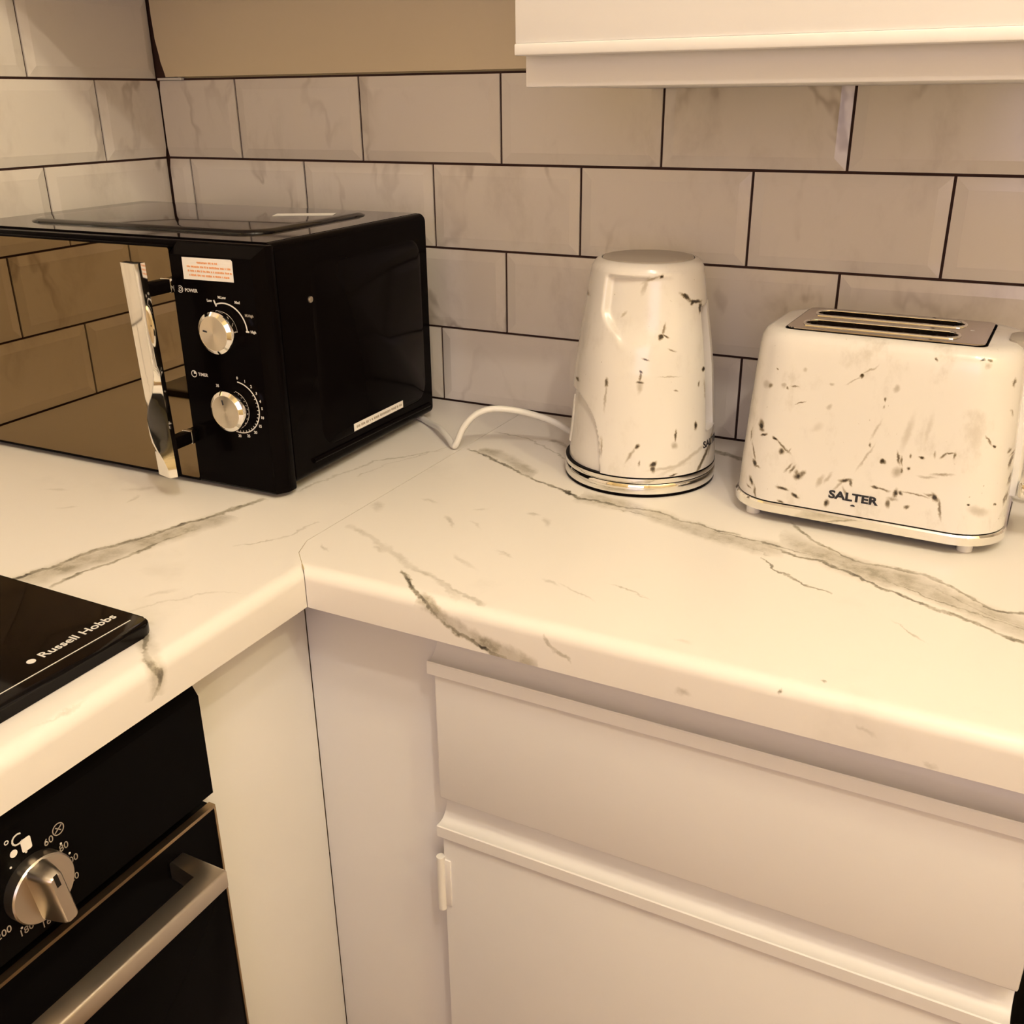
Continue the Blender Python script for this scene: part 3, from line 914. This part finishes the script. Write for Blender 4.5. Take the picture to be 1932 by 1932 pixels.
def oven_knob(y, zc, turn):
    k = lathe('control_knob', [(0.0245, 0.0), (0.0245, 0.0085), (0.0235, 0.0098), (0.0, 0.0098)], 'steel', fasc, 56)
    # finger grip: a tapering fin across the disc
    rings = []
    for t, (hl, hw) in ((0.0, (0.0235, 0.0098)), (0.012, (0.0228, 0.0072)), (0.0185, (0.0215, 0.0055)), (0.020, (0.0205, 0.0042))):
        rings.append([(x, yy, 0.0085 + t) for x, yy in rrect(hw, hl, hw * 0.6, 4)])
    g = loft('grip', rings, 'steel', k)
    strips('pointer', [[(-0.0016, 0.012), (0.0016, 0.012), (0.0016, 0.0225), (-0.0016, 0.0225)]], 'black_matt', g, (0, 0, 0.0286), Matrix.Identity(4))
    m = Matrix.Translation((fx, y, zc)) @ SIDE @ Matrix.Rotation(turn, 4, 'Z')
    k.matrix_basis = m
    return k


KY, KZ = -0.8055, 0.7975
PRN = (fx + 0.0002, 0, 0)
for s_, y, zz, sz in (('60', -0.7895, 0.8225, .0078), ('80', -0.7797, 0.8098, .0078), ('100', -0.7765, 0.7950, .0078), ('120', -0.7790, 0.7800, .0078),
                      ('140', -0.788, 0.768, .0078), ('160', -0.803, 0.7625, .0078), ('180', -0.8195, 0.7695, .0078), ('200', -0.8345, 0.7800, .0078), ('\u00b0C', -0.8135, 0.8395, .0125)):
    text('temperature_mark', s_, sz, 'grey_print' if s_ != '\u00b0C' else 'white_ink', fasc, (fx + 0.0002, y, zz), SIDE)
dots = []
for dg_ in (62, 34, 8, -20, -48, -75, -100, -125, 92, 118):
    cx_, cz_ = KY + 0.0292 * math.cos(math.radians(dg_)), KZ + 0.0292 * math.sin(math.radians(dg_))
    dots.append([(cx_ + 0.0009 * math.cos(t), cz_ + 0.0009 * math.sin(t)) for t in [2 * PI * i / 8 for i in range(8)]])
strips('scale_dots', dots, 'white_ink', fasc, (fx + 0.0001, 0, 0), SIDE)
lamp_q = [[(x - 0.8052, y + 0.8322) for x, y in rrect(0.0038, 0.0050, 0.0014, 3)], [(-0.8150 + 0.0028 * math.cos(2 * PI * i / 14), 0.8318 + 0.0028 * math.sin(2 * PI * i / 14)) for i in range(14)]]
strips('oven_symbol', lamp_q, 'white_label', fasc, (fx + 0.0001, 0, 0), SIDE)
fan = arc_quads(-0.7808, 0.8262, 0.0044, 0, 360, 0.0007, 28) + [seg_quad(-0.7838, 0.8242, -0.7778, 0.8282, 0.0008), seg_quad(-0.7828, 0.8282, -0.7788, 0.8242, 0.0008)]
strips('fan_symbol', fan, 'grey_print', fasc, (fx + 0.0001, 0, 0), SIDE)
oven_knob(KY, KZ, math.radians(8))
oven_knob(-0.935, KZ, 0.0)
oven_knob(-1.065, KZ, 0.0)
for kn in [c for c in fasc.children if c.name.startswith('control_knob')]:
    kn['keep'] = 1


def rehome_with_knobs(root, loc):
    knobs = [c for c in fasc.children if c.get('keep')]
    mats = [(k_, k_.matrix_basis.copy()) for k_ in knobs]
    for k_ in knobs:
        k_.parent = None
    rehome(root, loc)
    for k_, m_ in mats:
        k_.parent = fasc
        k_.matrix_basis = Matrix.Translation(-Vector(loc)) @ m_
        del k_['keep']


rehome_with_knobs(ov, (0.3, -0.94, 0.28))

# ------------------------------------------------------------------ hob
hb = thing('hob', 'black glass hob set into the left worktop', 'hob')
out = rrect(0.253, 0.295, 0.014, 6, 0.323, -0.943)
gl = extrude_outline('glass_panel', [(x, y, 0.9103) for x, y in out], (0, 0, 0.0085), 'black_glass', hb, 0.0012, 30)
HZ = 0.9189
text('brand_name', 'Russell Hobbs', 0.0118, 'white_ink', gl, (0.5405, -0.6915, HZ), UP_Y, 1.02, 0.00012)
strips('brand_dot', [[(-0.7335 + 0.0033 * math.cos(2 * PI * i / 16), -0.5405 + 0.0033 * math.sin(2 * PI * i / 16)) for i in range(16)]], 'white_ink', gl, (0, 0, HZ), UP_Y)
strips('front_line', [seg_quad(-1.22, -0.5578, -0.657, -0.5578, 0.0009)], 'white_ink', gl, (0, 0, HZ), UP_Y)
for y in (-0.775, -0.85):
    kb = lathe('control_knob', [(0.017, 0.9185), (0.018, 0.921), (0.016, 0.937), (0.0, 0.937)], 'black_gloss', hb, 40)
    kb.data.transform(Matrix.Translation((0.522, y, 0)))
for (x, y, r_) in ((0.20, -0.80, 0.085), (0.20, -1.08, 0.07), (0.42, -1.08, 0.085)):
    strips('cooking_zone', arc_quads(x, y, r_, 0, 360, 0.0012, 64), 'grey_print', gl, (0, 0, HZ), Matrix.Identity(4))
rehome(hb, (0.323, -0.943, 0.91))

# ------------------------------------------------------------------ microwave
MW_A, MW_W, MW_D = 0.0208, 0.457, 0.3124
ca, sa = math.cos(MW_A), math.sin(MW_A)
mx = 0.4896 - MW_W / 2 * ca - MW_D / 2 * sa
my = -0.3906 - MW_W / 2 * sa + MW_D / 2 * ca
mw = thing('microwave', 'black microwave with mirrored door and chrome handle in the corner', 'microwave', (mx, my, TOP), MW_A)
hw, hd = MW_W / 2, MW_D / 2
ZB, ZT = 0.0045, 0.2553
FR = -hd                                     # front plane


def xz_ring(y, x0, x1, z0, z1, r, n=5):
    return [(x, y, zz) for x, zz in rrect((x1 - x0) / 2, (z1 - z0) / 2, r, n, (x0 + x1) / 2, (z0 + z1) / 2)]


loft('body', [xz_ring(FR + 0.026, -hw, hw, ZB + 0.004, ZT, 0.009), xz_ring(hd - 0.004, -hw, hw, ZB + 0.004, ZT, 0.009), xz_ring(hd, -hw + 0.004, hw - 0.004, ZB + 0.008, ZT - 0.004, 0.007)],
     'black_gloss', mw)
box('front_frame', -hw, hw, FR + 0.012, FR + 0.0255, ZB, ZT - 0.001, 'black_gloss', mw, 0.002)
box('top_cover', -hw + 0.010, hw - 0.010, FR + 0.027, hd - 0.006, ZT - 0.0002, ZT + 0.0004, 'top_glass', mw)
# raised pressing on the top of the case
tp = []
for dz, ins in ((0.0, 0.0), (0.0016, 0.0006), (0.0036, 0.004), (0.0040, 0.008)):
    tp.append([(x, y, ZT + dz) for x, y in rrect(0.172 - ins, 0.108 - ins, 0.030, 8, 0.004, 0.018)])
loft('top_pressing', tp, 'top_glass', mw)
strips('top_label', [[(0.0, 0.0), (0.062, 0.030), (0.052, 0.052), (-0.010, 0.022)]], 'white_label', mw, (0.098, 0.032, ZT + 0.0042), Matrix.Identity(4))
# right-hand side: pressed field and a long rib
sp = []
for dx, ins in ((0.0, 0.0), (0.0018, 0.003)):
    sp.append([(hw + dx, y, zz) for y, zz in rrect(0.108 - ins, 0.098 - ins, 0.022, 6, FR + 0.185, 0.131)])
loft('side_pressing', sp, 'black_gloss', mw)
tube('side_rib', [(hw + 0.0003, FR + 0.056, 0.0255), (hw + 0.0003, FR + 0.14, 0.0245), (hw + 0.0003, FR + 0.22, 0.0235), (hw + 0.0003, FR + 0.300, 0.0220)], 0.0028, 'black_gloss', mw, 10)
sl = box('side_label', hw + 0.0018, hw + 0.0022, FR + 0.1315, FR + 0.2350, 0.0362, 0.0448, 'white_label', mw)
rnd = random.Random(4)
q, x = [], 0.0
while x < 0.094:
    w_ = rnd.uniform(0.0012, 0.0032)
    q.append([(x, -0.0016 * rnd.uniform(.6, 1)), (x + w_, -0.0016), (x + w_, 0.0016 * rnd.uniform(.5, 1)), (x, 0.0014)])
    x += w_ + rnd.choice((0.0005, 0.0007, 0.0022))
strips('small_print', q, 'grey_ink', sl, (hw + 0.0022, FR + 0.136, 0.0405), SIDE)
sc = lathe('steel_disc', [(0.0035, 0.0), (0.0032, 0.0014), (0.0012, 0.002), (0.0001, 0.002)], 'steel', mw, 20)  # small raised steel disc on the right side of the case
sc.matrix_basis = Matrix.Translation((hw, FR + 0.0744, 0.194)) @ SIDE
# door and control panel
DX = hw - 0.1095
dz0, dz1 = 0.0077, 0.2496
door = extrude_outline('door', xz_ring(FR, -hw, DX, dz0, dz1, 0.003, 3), (0, 0.0118, 0), 'mirror_glass', mw, smooth=None)
for za, zb in ((dz1 - 0.0004, dz1 + 0.0016), (dz0 - 0.0022, dz0 + 0.0002)):
    box('door_edge', -hw - 0.0005, DX, FR - 0.0004, FR + 0.0118, za, zb, 'black_gloss', door)
cx0, cx1 = DX + 0.0012, hw
pr = [(FR + 0.0118, 0.0055), (FR + 0.0005, 0.0055), (FR - 0.0008, 0.0075), (FR - 0.0008, 0.2435), (FR + 0.0118, 0.2535)]
cp = bmesh.new()
A_ = [cp.verts.new((cx0, y, zz)) for y, zz in pr]
B_ = [cp.verts.new((cx1 - (0.0075 if y < FR + 0.01 else 0.0), y, zz)) for y, zz in pr]
cp.faces.new(A_)
cp.faces.new(B_[::-1])
for i in range(len(pr)):
    j = (i + 1) % len(pr)
    cp.faces.new((A_[i], B_[i], B_[j], A_[j]))
panel = from_bm('control_panel', cp, 'black_gloss', mw, None)
PF = FR - 0.0008


def at(s, zz):
    """a spot on the control panel, measured from the right front edge of the microwave"""
    return (hw + s, PF - 0.00005, zz - TOP)


# warning sticker
st = strips('warning_sticker', [[(0, 0), (0.0625, 0.0005), (0.0630, 0.0200), (0.0615, 0.0217), (0.0005, 0.0212)]], 'white_label', panel, at(-0.0930, 1.1302), FRONT)
q = []
for row, (a_, b_) in enumerate(((0.019, 0.043), (0.006, 0.059), (0.0065, 0.0595), (0.0080, 0.0585))):
    yb = 0.0158 - row * 0.0041
    x = a_
    while x < b_:
        w_ = rnd.uniform(0.0008, 0.0022)
        q.append([(x, yb + rnd.uniform(0, .0004)), (x + w_, yb), (x + w_, yb + 0.0021 * rnd.uniform(.7, 1)), (x, yb + 0.0019)])
        x += w_ + rnd.choice((0.0003, 0.0004, 0.0013))
pz = at(-0.0930, 1.1302)
strips('sticker_print', q, 'orange_ink', st, (pz[0], pz[1] - 0.0002, pz[2]), FRONT)
# power dial
K1, K2 = (-0.0555, 1.0838), (-0.0528, 1.0056)
K1P, K2P = (-0.0470, 1.0835), (-0.0440, 1.0050)


def dial(s, zz, ind):
    k = lathe('dial_knob', [(0.0190, 0.0), (0.0190, 0.006), (0.0208, 0.008), (0.0212, 0.0150), (0.0206, 0.0168), (0.0172, 0.0192), (0.0168, 0.0190), (0.0001, 0.0190)],
              'chrome', panel, 64)
    f = lathe('dial_face', [(0.0168, 0.0190), (0.0166, 0.0194), (0.0001, 0.0194)], 'brushed', k, 64)
    strips('pointer_mark', [seg_quad(0, 0.0075, 0, 0.0125, 0.0016)], 'dark_ink', f, (0, 0, 0.0194), Matrix.Rotation(ind, 4, 'Z'))
    k.matrix_basis = Matrix.Translation((hw + s, PF, zz - TOP)) @ FRONT
    return k


dial(*K1P, math.radians(80))
dial(*K2P, math.radians(12))
c1, c2 = at(K1P[0], K1P[1]), at(K2P[0], K2P[1])
strips('power_scale', arc_quads(0, 0, 0.0262, 2, 112, 0.0013, 26) + [seg_quad(-0.0090, 0.0225, -0.0115, 0.0285, 0.0016), seg_quad(0.0245, 0.0004, 0.0285, 0.0004, 0.0016)], 'white_ink', panel, c1, FRONT)
strips('timer_scale', arc_quads(0, 0, 0.0268, -104, 84, 0.0011, 40) + [seg_quad(0.0245 * math.cos(t), 0.0245 * math.sin(t), 0.0268 * math.cos(t), 0.0268 * math.sin(t), 0.0006) for t in [math.radians(-100 + 9 * i) for i in range(16)]],
       'white_ink', panel, c2, FRONT)
for s_, an, r_ in (('Low', 122, .0325), ('M.Low', 92, .0315), ('Med', 58, .0330), ('M.High', 28, .0345), ('High', 1, .0335)):
    t = math.radians(an)
    p_ = at(K1P[0] + r_ * math.cos(t), K1P[1] + r_ * math.sin(t))
    text('dial_mark', s_, 0.0036, 'white_ink' if an != 28 else 'grey_print', panel, p_, FRONT, 1.0, 0.0001)
for s_, an in (('0', 84), ('1', 66), ('2', 50), ('3', 34), ('4', 18), ('5', 4), ('10', -14), ('15', -33), ('20', -52), ('25', -72), ('30', -94), ('35', 140)):
    t = math.radians(an)
    r_ = 0.0308
    p_ = at(K2P[0] + r_ * math.cos(t), K2P[1] + r_ * math.sin(t))
    text('dial_mark', s_, 0.0040, 'white_ink', panel, p_, FRONT, 1.0, 0.0001)
text('power_word', 'POWER', 0.0046, 'white_ink', panel, at(-0.0860, 1.1192), FRONT, 1.0, 0.00008)
text('timer_word', 'TIMER', 0.0046, 'white_ink', panel, at(-0.0850, 1.0342), FRONT, 1.0, 0.00008)
strips('power_symbol', arc_quads(0, 0, 0.0033, 0, 360, 0.0006, 24) + arc_quads(0, 0, 0.0016, 0, 360, 0.0006, 16), 'white_ink', panel, at(-0.0998, 1.1198), FRONT)
strips('timer_symbol', arc_quads(0, 0, 0.0033, 0, 360, 0.0007, 24) + [[(0, 0), (0.0028, 0.0), (0.002, 0.002), (0, 0.0028)]], 'white_ink', panel, at(-0.0968, 1.0342), FRONT)


def ss_(a, b, x):
    t = max(0.0, min(1.0, (x - a) / (b - a)))
    return t * t * (3 - 2 * t)


# chrome handle: a bar whose faces twist along its length, on two stubs
rings = []
N_ = 24
for i in range(N_ + 1):
    u = i / N_
    zz = 0.0275 + (0.2410 - 0.0275) * u
    cxh = hw - 0.1052 - 0.0080 * u
    # a ridge swerves from the right edge to the left and back, so the two front facets trade width
    xr = 0.0095 - 0.0185 * ss_(0.52, 0.26, u) + 0.0150 * ss_(0.20, 0.02, u)
    ring = [(cxh + x, FR - 0.045 + y, zz) for x, y in ((-0.0120, 0.0045), (-0.0120, -0.0030), (xr - 0.0012, -0.0075), (xr + 0.0012, -0.0075), (0.0120, -0.0015), (0.0120, 0.0045), (0.0, 0.0075))]
    rings.append(ring)
hd_ = loft('handle', rings, 'chrome', door, smooth=25)
for zz in (0.2145, 0.0580):
    box('handle_stub', hw - 0.1135, hw - 0.1015, FR - 0.040, FR + 0.0002, zz - 0.0065, zz + 0.0065, 'black_gloss', hd_, 0.0015)
    box('stub_cap', hw - 0.1140, hw - 0.1010, FR - 0.012, FR - 0.007, zz - 0.0070, zz + 0.0070, 'chrome', hd_, 0.001)
for sx in (-1, 1):
    for y in (FR + 0.04, hd - 0.03):
        ft = lathe('foot', [(0.012, 0.0), (0.013, 0.001), (0.013, 0.0096)], 'black_matt', mw, 20)
        ft.location = (sx * (hw - 0.035), y, 0)

# ------------------------------------------------------------------ kettle
KC = (0.7884, -0.1471)
kt = thing('kettle', 'white speckled electric kettle with chrome base ring, beside the toaster', 'kettle', (KC[0], KC[1], TOP))
PROF = [(.0215, .0806), (.030, .0803), (.064, .077), (.093, .0745), (.126, .0715), (.154, .0675), (.188, .062), (.2150, .0583), (.2230, .0568), (.2280, .0540), (.2308, .0505)]


def env(z):
    for (a0, r0), (a1, r1) in zip(PROF, PROF[1:]):
        if z <= a1:
            return r0 + (r1 - r0) * (z - a0) / (a1 - a0)
    return PROF[-1][1]


def ss(a, b, x):
    t = max(0.0, min(1.0, (x - a) / (b - a)))
    return t * t * (3 - 2 * t)


def kettle_r(az, z):
    r = env(z)
    # shallow hollow to the right of the spout, under the collar
    e = 246 + 24 * (1 - ss(0.150, 0.188, z))
    r -= 0.0070 * ss(e - 2, e + 5, az) * ss(325, 268, az) * ss(0.146, 0.178, z) * ss(0.2205, 0.2170, z)
    # arched hollow for the water gauge, low under the spout
    v = (abs(az - 205) / 54.0) ** 3 + (z / 0.098) ** 3
    r -= 0.0036 * ss(1.03, 0.95, v)
    # hand opening either side of the handle
    d = min(abs(az - 25), abs(az - 385))
    m = ss(35.5, 32.0, d) * ss(0.0600, 0.0670, z) * ss(0.1880, 0.1810, z)
    r -= 0.024 * m
    return r


NA, NZ = 270, 130
rings = []
for k in range(NZ + 1):
    z = 0.0215 + (0.2308 - 0.0215) * k / NZ
    rings.append([(kettle_r(360 * i / NA, z) * math.cos(2 * PI * i / NA), kettle_r(360 * i / NA, z) * math.sin(2 * PI * i / NA), z) for i in range(NA)])
rings.append([(0.0470 * math.cos(2 * PI * i / NA), 0.0470 * math.sin(2 * PI * i / NA), 0.2314) for i in range(NA)])
rings.append([(0.0468 * math.cos(2 * PI * i / NA), 0.0468 * math.sin(2 * PI * i / NA), 0.2290) for i in range(NA)])
kb = loft('body', rings, 'kettle_shell', kt, True, False, 40)
lathe('lid', [(0.0462, 0.2280), (0.0462, 0.2312), (0.0452, 0.2322), (0.0001, 0.2326)], 'lid_grey', kt, 90)
# handle bridging the hand opening
rings = []
for i in range(21):
    z = 0.060 + (0.190 - 0.060) * i / 20
    ro = env(z) + 0.0006
    ri = ro - 0.0095
    rg = []
    for r_, span in ((ro, 1), (ri, -1)):
        for j in range(9):
            az = math.radians(25 + span * (-13.5 + 27 * j / 8))
            rr = r_ - (0.0016 if j in (0, 8) and span == 1 else 0)
            rg.append((rr * math.cos(az), rr * math.sin(az), z))
    rings.append(rg)
loft('handle', rings, 'kettle_shell', kt)
# pointed water gauge in the low hollow
rings = []
for i in range(13):
    z = 0.036 + 0.052 * i / 12
    w_ = 0.0075 * math.sin(PI * (0.12 + 0.88 * i / 12)) + 0.0004
    rg = []
    for j in range(7):
        az = math.radians(207) + (w_ * (j - 3) / 3) / 0.076
        r_ = kettle_r(207, z) - 0.0008 + 0.0024 * math.sqrt(max(0, 1 - ((j - 3) / 3) ** 2))
        rg.append((r_ * math.cos(az), r_ * math.sin(az), z))
    rings.append(rg + [(0.060 * math.cos(math.radians(207)), 0.060 * math.sin(math.radians(207)), z)])
loft('water_gauge', rings, 'white_plastic', kt)
lathe('power_base', [(0.0802, 0.0), (0.0812, 0.0006), (0.0812, 0.0032), (0.070, 0.0034)], 'black_gloss', kt, 96)
lathe('base_ring', [(0.070, 0.0034), (0.0810, 0.0034), (0.0816, 0.0050), (0.0816, 0.0125), (0.0806, 0.0140), (0.070, 0.0142)], 'chrome', kt, 96)
lathe('base_gap', [(0.070, 0.0142), (0.0803, 0.0143), (0.0803, 0.0150), (0.070, 0.0151)], 'black_gloss', kt, 96)
lathe('body_ring', [(0.070, 0.0151), (0.0810, 0.0152), (0.0812, 0.0165), (0.0810, 0.0200), (0.070, 0.0202)], 'chrome', kt, 96)
lathe('black_line', [(0.070, 0.0202), (0.0809, 0.0203), (0.0809, 0.0213), (0.070, 0.0214)], 'black_gloss', kt, 96)
tx = text('brand_name', 'SALTER', 0.0098, 'dark_ink', kb, (0, 0, 0), Matrix.Identity(4), 1.22, 0.0003)
tm = tx.data
for v in tm.vertices:
    z = 0.0465 + v.co.y
    az = math.radians(359.5) + v.co.x / 0.078
    r_ = env(z) + 0.0002 + v.co.z
    v.co = (r_ * math.cos(az), r_ * math.sin(az), z)

# ------------------------------------------------------------------ toaster
TA = -0.035
ts = thing('toaster', 'white speckled two-slot toaster with chrome top and base', 'toaster', (1.0303, -0.154, TOP), TA)


def zring(z, hx, hy, r):
    return [(x, y, z) for x, y in rrect(hx + 0.0028, hy, r, 10, 0.0028)]


tb = loft('body', [zring(.0215, .1190, .0760, .043), zring(.055, .1178, .0745, .043), zring(.10, .1155, .0722, .043), zring(.145, .1127, .0698, .042),
                   zring(.165, .1112, .0686, .041), zring(.1735, .1096, .0672, .040), zring(.1795, .1062, .0640, .037), zring(.1826, .1010, .0590, .032),
                   [(x, y, .1832) for x, y in rrect(.0860, .0528, .009, 10)]], 'toaster_shell', ts, True, False, 60)
loft('base_ring', [zring(.0105, .1185, .0755, .0425), zring(.0112, .1212, .0785, .045), zring(.0190, .1216, .0788, .045), zring(.0206, .1205, .0775, .044), zring(.0208, .1150, .0720, .040)],
     'chrome', ts)
loft('shadow_gap', [zring(.0206, .1180, .0750, .042), zring(.0216, .1180, .0750, .042)], 'black_matt', ts)
holes = [rrect(0.0665, 0.0138, 0.0130, 8, -0.006, s * 0.0245)[::-1] for s in (-1, 1)]
loft('plate_gap', [[(x, y, zz) for x, y in rrect(.0862, .0530, .009, 10)] for zz in (.1800, .1836)], 'black_matt', ts, False, False)
tplate = plate_with_holes('top_plate', rrect(0.0842, 0.0512, 0.008, 8), holes, 0.1805, 0.1850, 'shaded_chrome', ts)
for s in (-1, 1):
    tube('slot_rim', [(x, y, 0.1850) for x, y in rrect(0.0672, 0.0145, 0.0137, 4, -0.006, s * 0.0245)], 0.0016, 'chrome', tplate, 8, True)
    bm = bmesh.new()
    lp = rrect(0.0665, 0.0138, 0.0130, 6, -0.006, s * 0.0245)
    a_ = [bm.verts.new((x, y, 0.1806)) for x, y in lp]
    b_ = [bm.verts.new((x, y, 0.06)) for x, y in lp]
    for i in range(len(lp)):
        j = (i + 1) % len(lp)
        bm.faces.new((a_[i], a_[j], b_[j], b_[i]))
    bm.faces.new(b_)
    from_bm('bread_slot', bm, 'slot_lining', ts, 30)
    for t in (-1, 1):
        bm = bmesh.new()
        for i in range(9):
            x = -0.062 + 0.014 * i
            add_box(bm, x, x + 0.0012, s * 0.0245 + t * 0.0105 - 0.0006, s * 0.0245 + t * 0.0105 + 0.0006, 0.07, 0.176)
        from_bm('bread_guide', bm, 'steel', ts)
strips('plate_mark', [[(0.0668, -0.002), (0.0700, -0.002), (0.0700, 0.001), (0.0668, 0.001)]], 'white_ink', tplate, (0, 0.006, 0.1850), Matrix.Identity(4))
# right end: pale control strip with rounded grey cap, chrome lever
rings = []
for z, xo in ((0.045, 0.1270), (0.06, 0.1266), (0.11, 0.1239), (0.150, 0.1214), (0.170, 0.1196), (0.178, 0.1174)):
    rings.append([(xo - 0.010, -0.020, z), (xo + 0.0015, -0.020, z), (xo + 0.0035, -0.017, z), (xo + 0.0035, 0.021, z), (xo + 0.0015, 0.024, z), (xo - 0.010, 0.024, z)])
es = loft('end_strip', rings, 'white_plastic', ts)
loft('end_cap', [[(x, y, 0.1782) for x, y in rrect(0.013, 0.021, 0.012, 6, 0.1130, 0)], [(x, y, 0.1845) for x, y in rrect(0.0125, 0.0205, 0.012, 6, 0.1125, 0)], [(x, y, 0.1855) for x, y in rrect(0.0105, 0.0185, 0.010, 6, 0.1125, 0)]], 'lid_grey', ts)
lv = box('lever', 0.1295, 0.162, -0.030, 0.012, 0.046, 0.062, 'chrome', ts, 0.004, 3)
box('lever_inset', 0.135, 0.1624, -0.0303, -0.026, 0.0515, 0.0565, 'dark_ink', lv)
for sx in (-1, 1):
    for sy in (-1, 1):
        ft = lathe('foot', [(0.0062, 0.0), (0.0068, 0.0008), (0.0068, 0.0112)], 'white_plastic', ts, 20)
        ft.location = (sx * 0.097, sy * 0.058, 0)
loft('underside', [zring(.0092, .110, .067, .036), zring(.0106, .112, .069, .038)], 'black_matt', ts)
TILT = Matrix.Rotation(-0.0447, 4, 'X') @ FRONT
text('brand_name', 'SALTER', 0.0104, 'dark_ink', tb, (-0.0020, -0.07555, 0.0385), TILT, 1.26, 0.00040)
strips('brand_drop', [[(0.0021 * math.cos(PI * i / 8), 0.0017 * math.sin(PI * i / 8)) for i in range(9)]], 'dark_ink', tb, (-0.0012, -0.07590, 0.0305), TILT)

# ------------------------------------------------------------------ white cable running behind the microwave
cb = tube('power_cable', [(0.430, -0.085, 0.9142), (0.465, -0.092, 0.9142), (0.4985, -0.1130, 0.9150), (0.530, -0.141, 0.9200), (0.554, -0.1625, 0.9175), (0.5665, -0.1735, 0.9146), (0.5715, -0.1748, 0.9180),
                          (0.5777, -0.1708, 0.9345), (0.5849, -0.1665, 0.9459), (0.5956, -0.1601, 0.9552), (0.6115, -0.1507, 0.9591), (0.638, -0.135, 0.9544),
                          (0.6673, -0.1175, 0.9425), (0.688, -0.105, 0.928), (0.708, -0.094, 0.917), (0.725, -0.085, 0.9145)], 0.0038, 'white_plastic', None, 14)
tag(cb, 'white power cable arching over the worktop from microwave to kettle', 'cable')
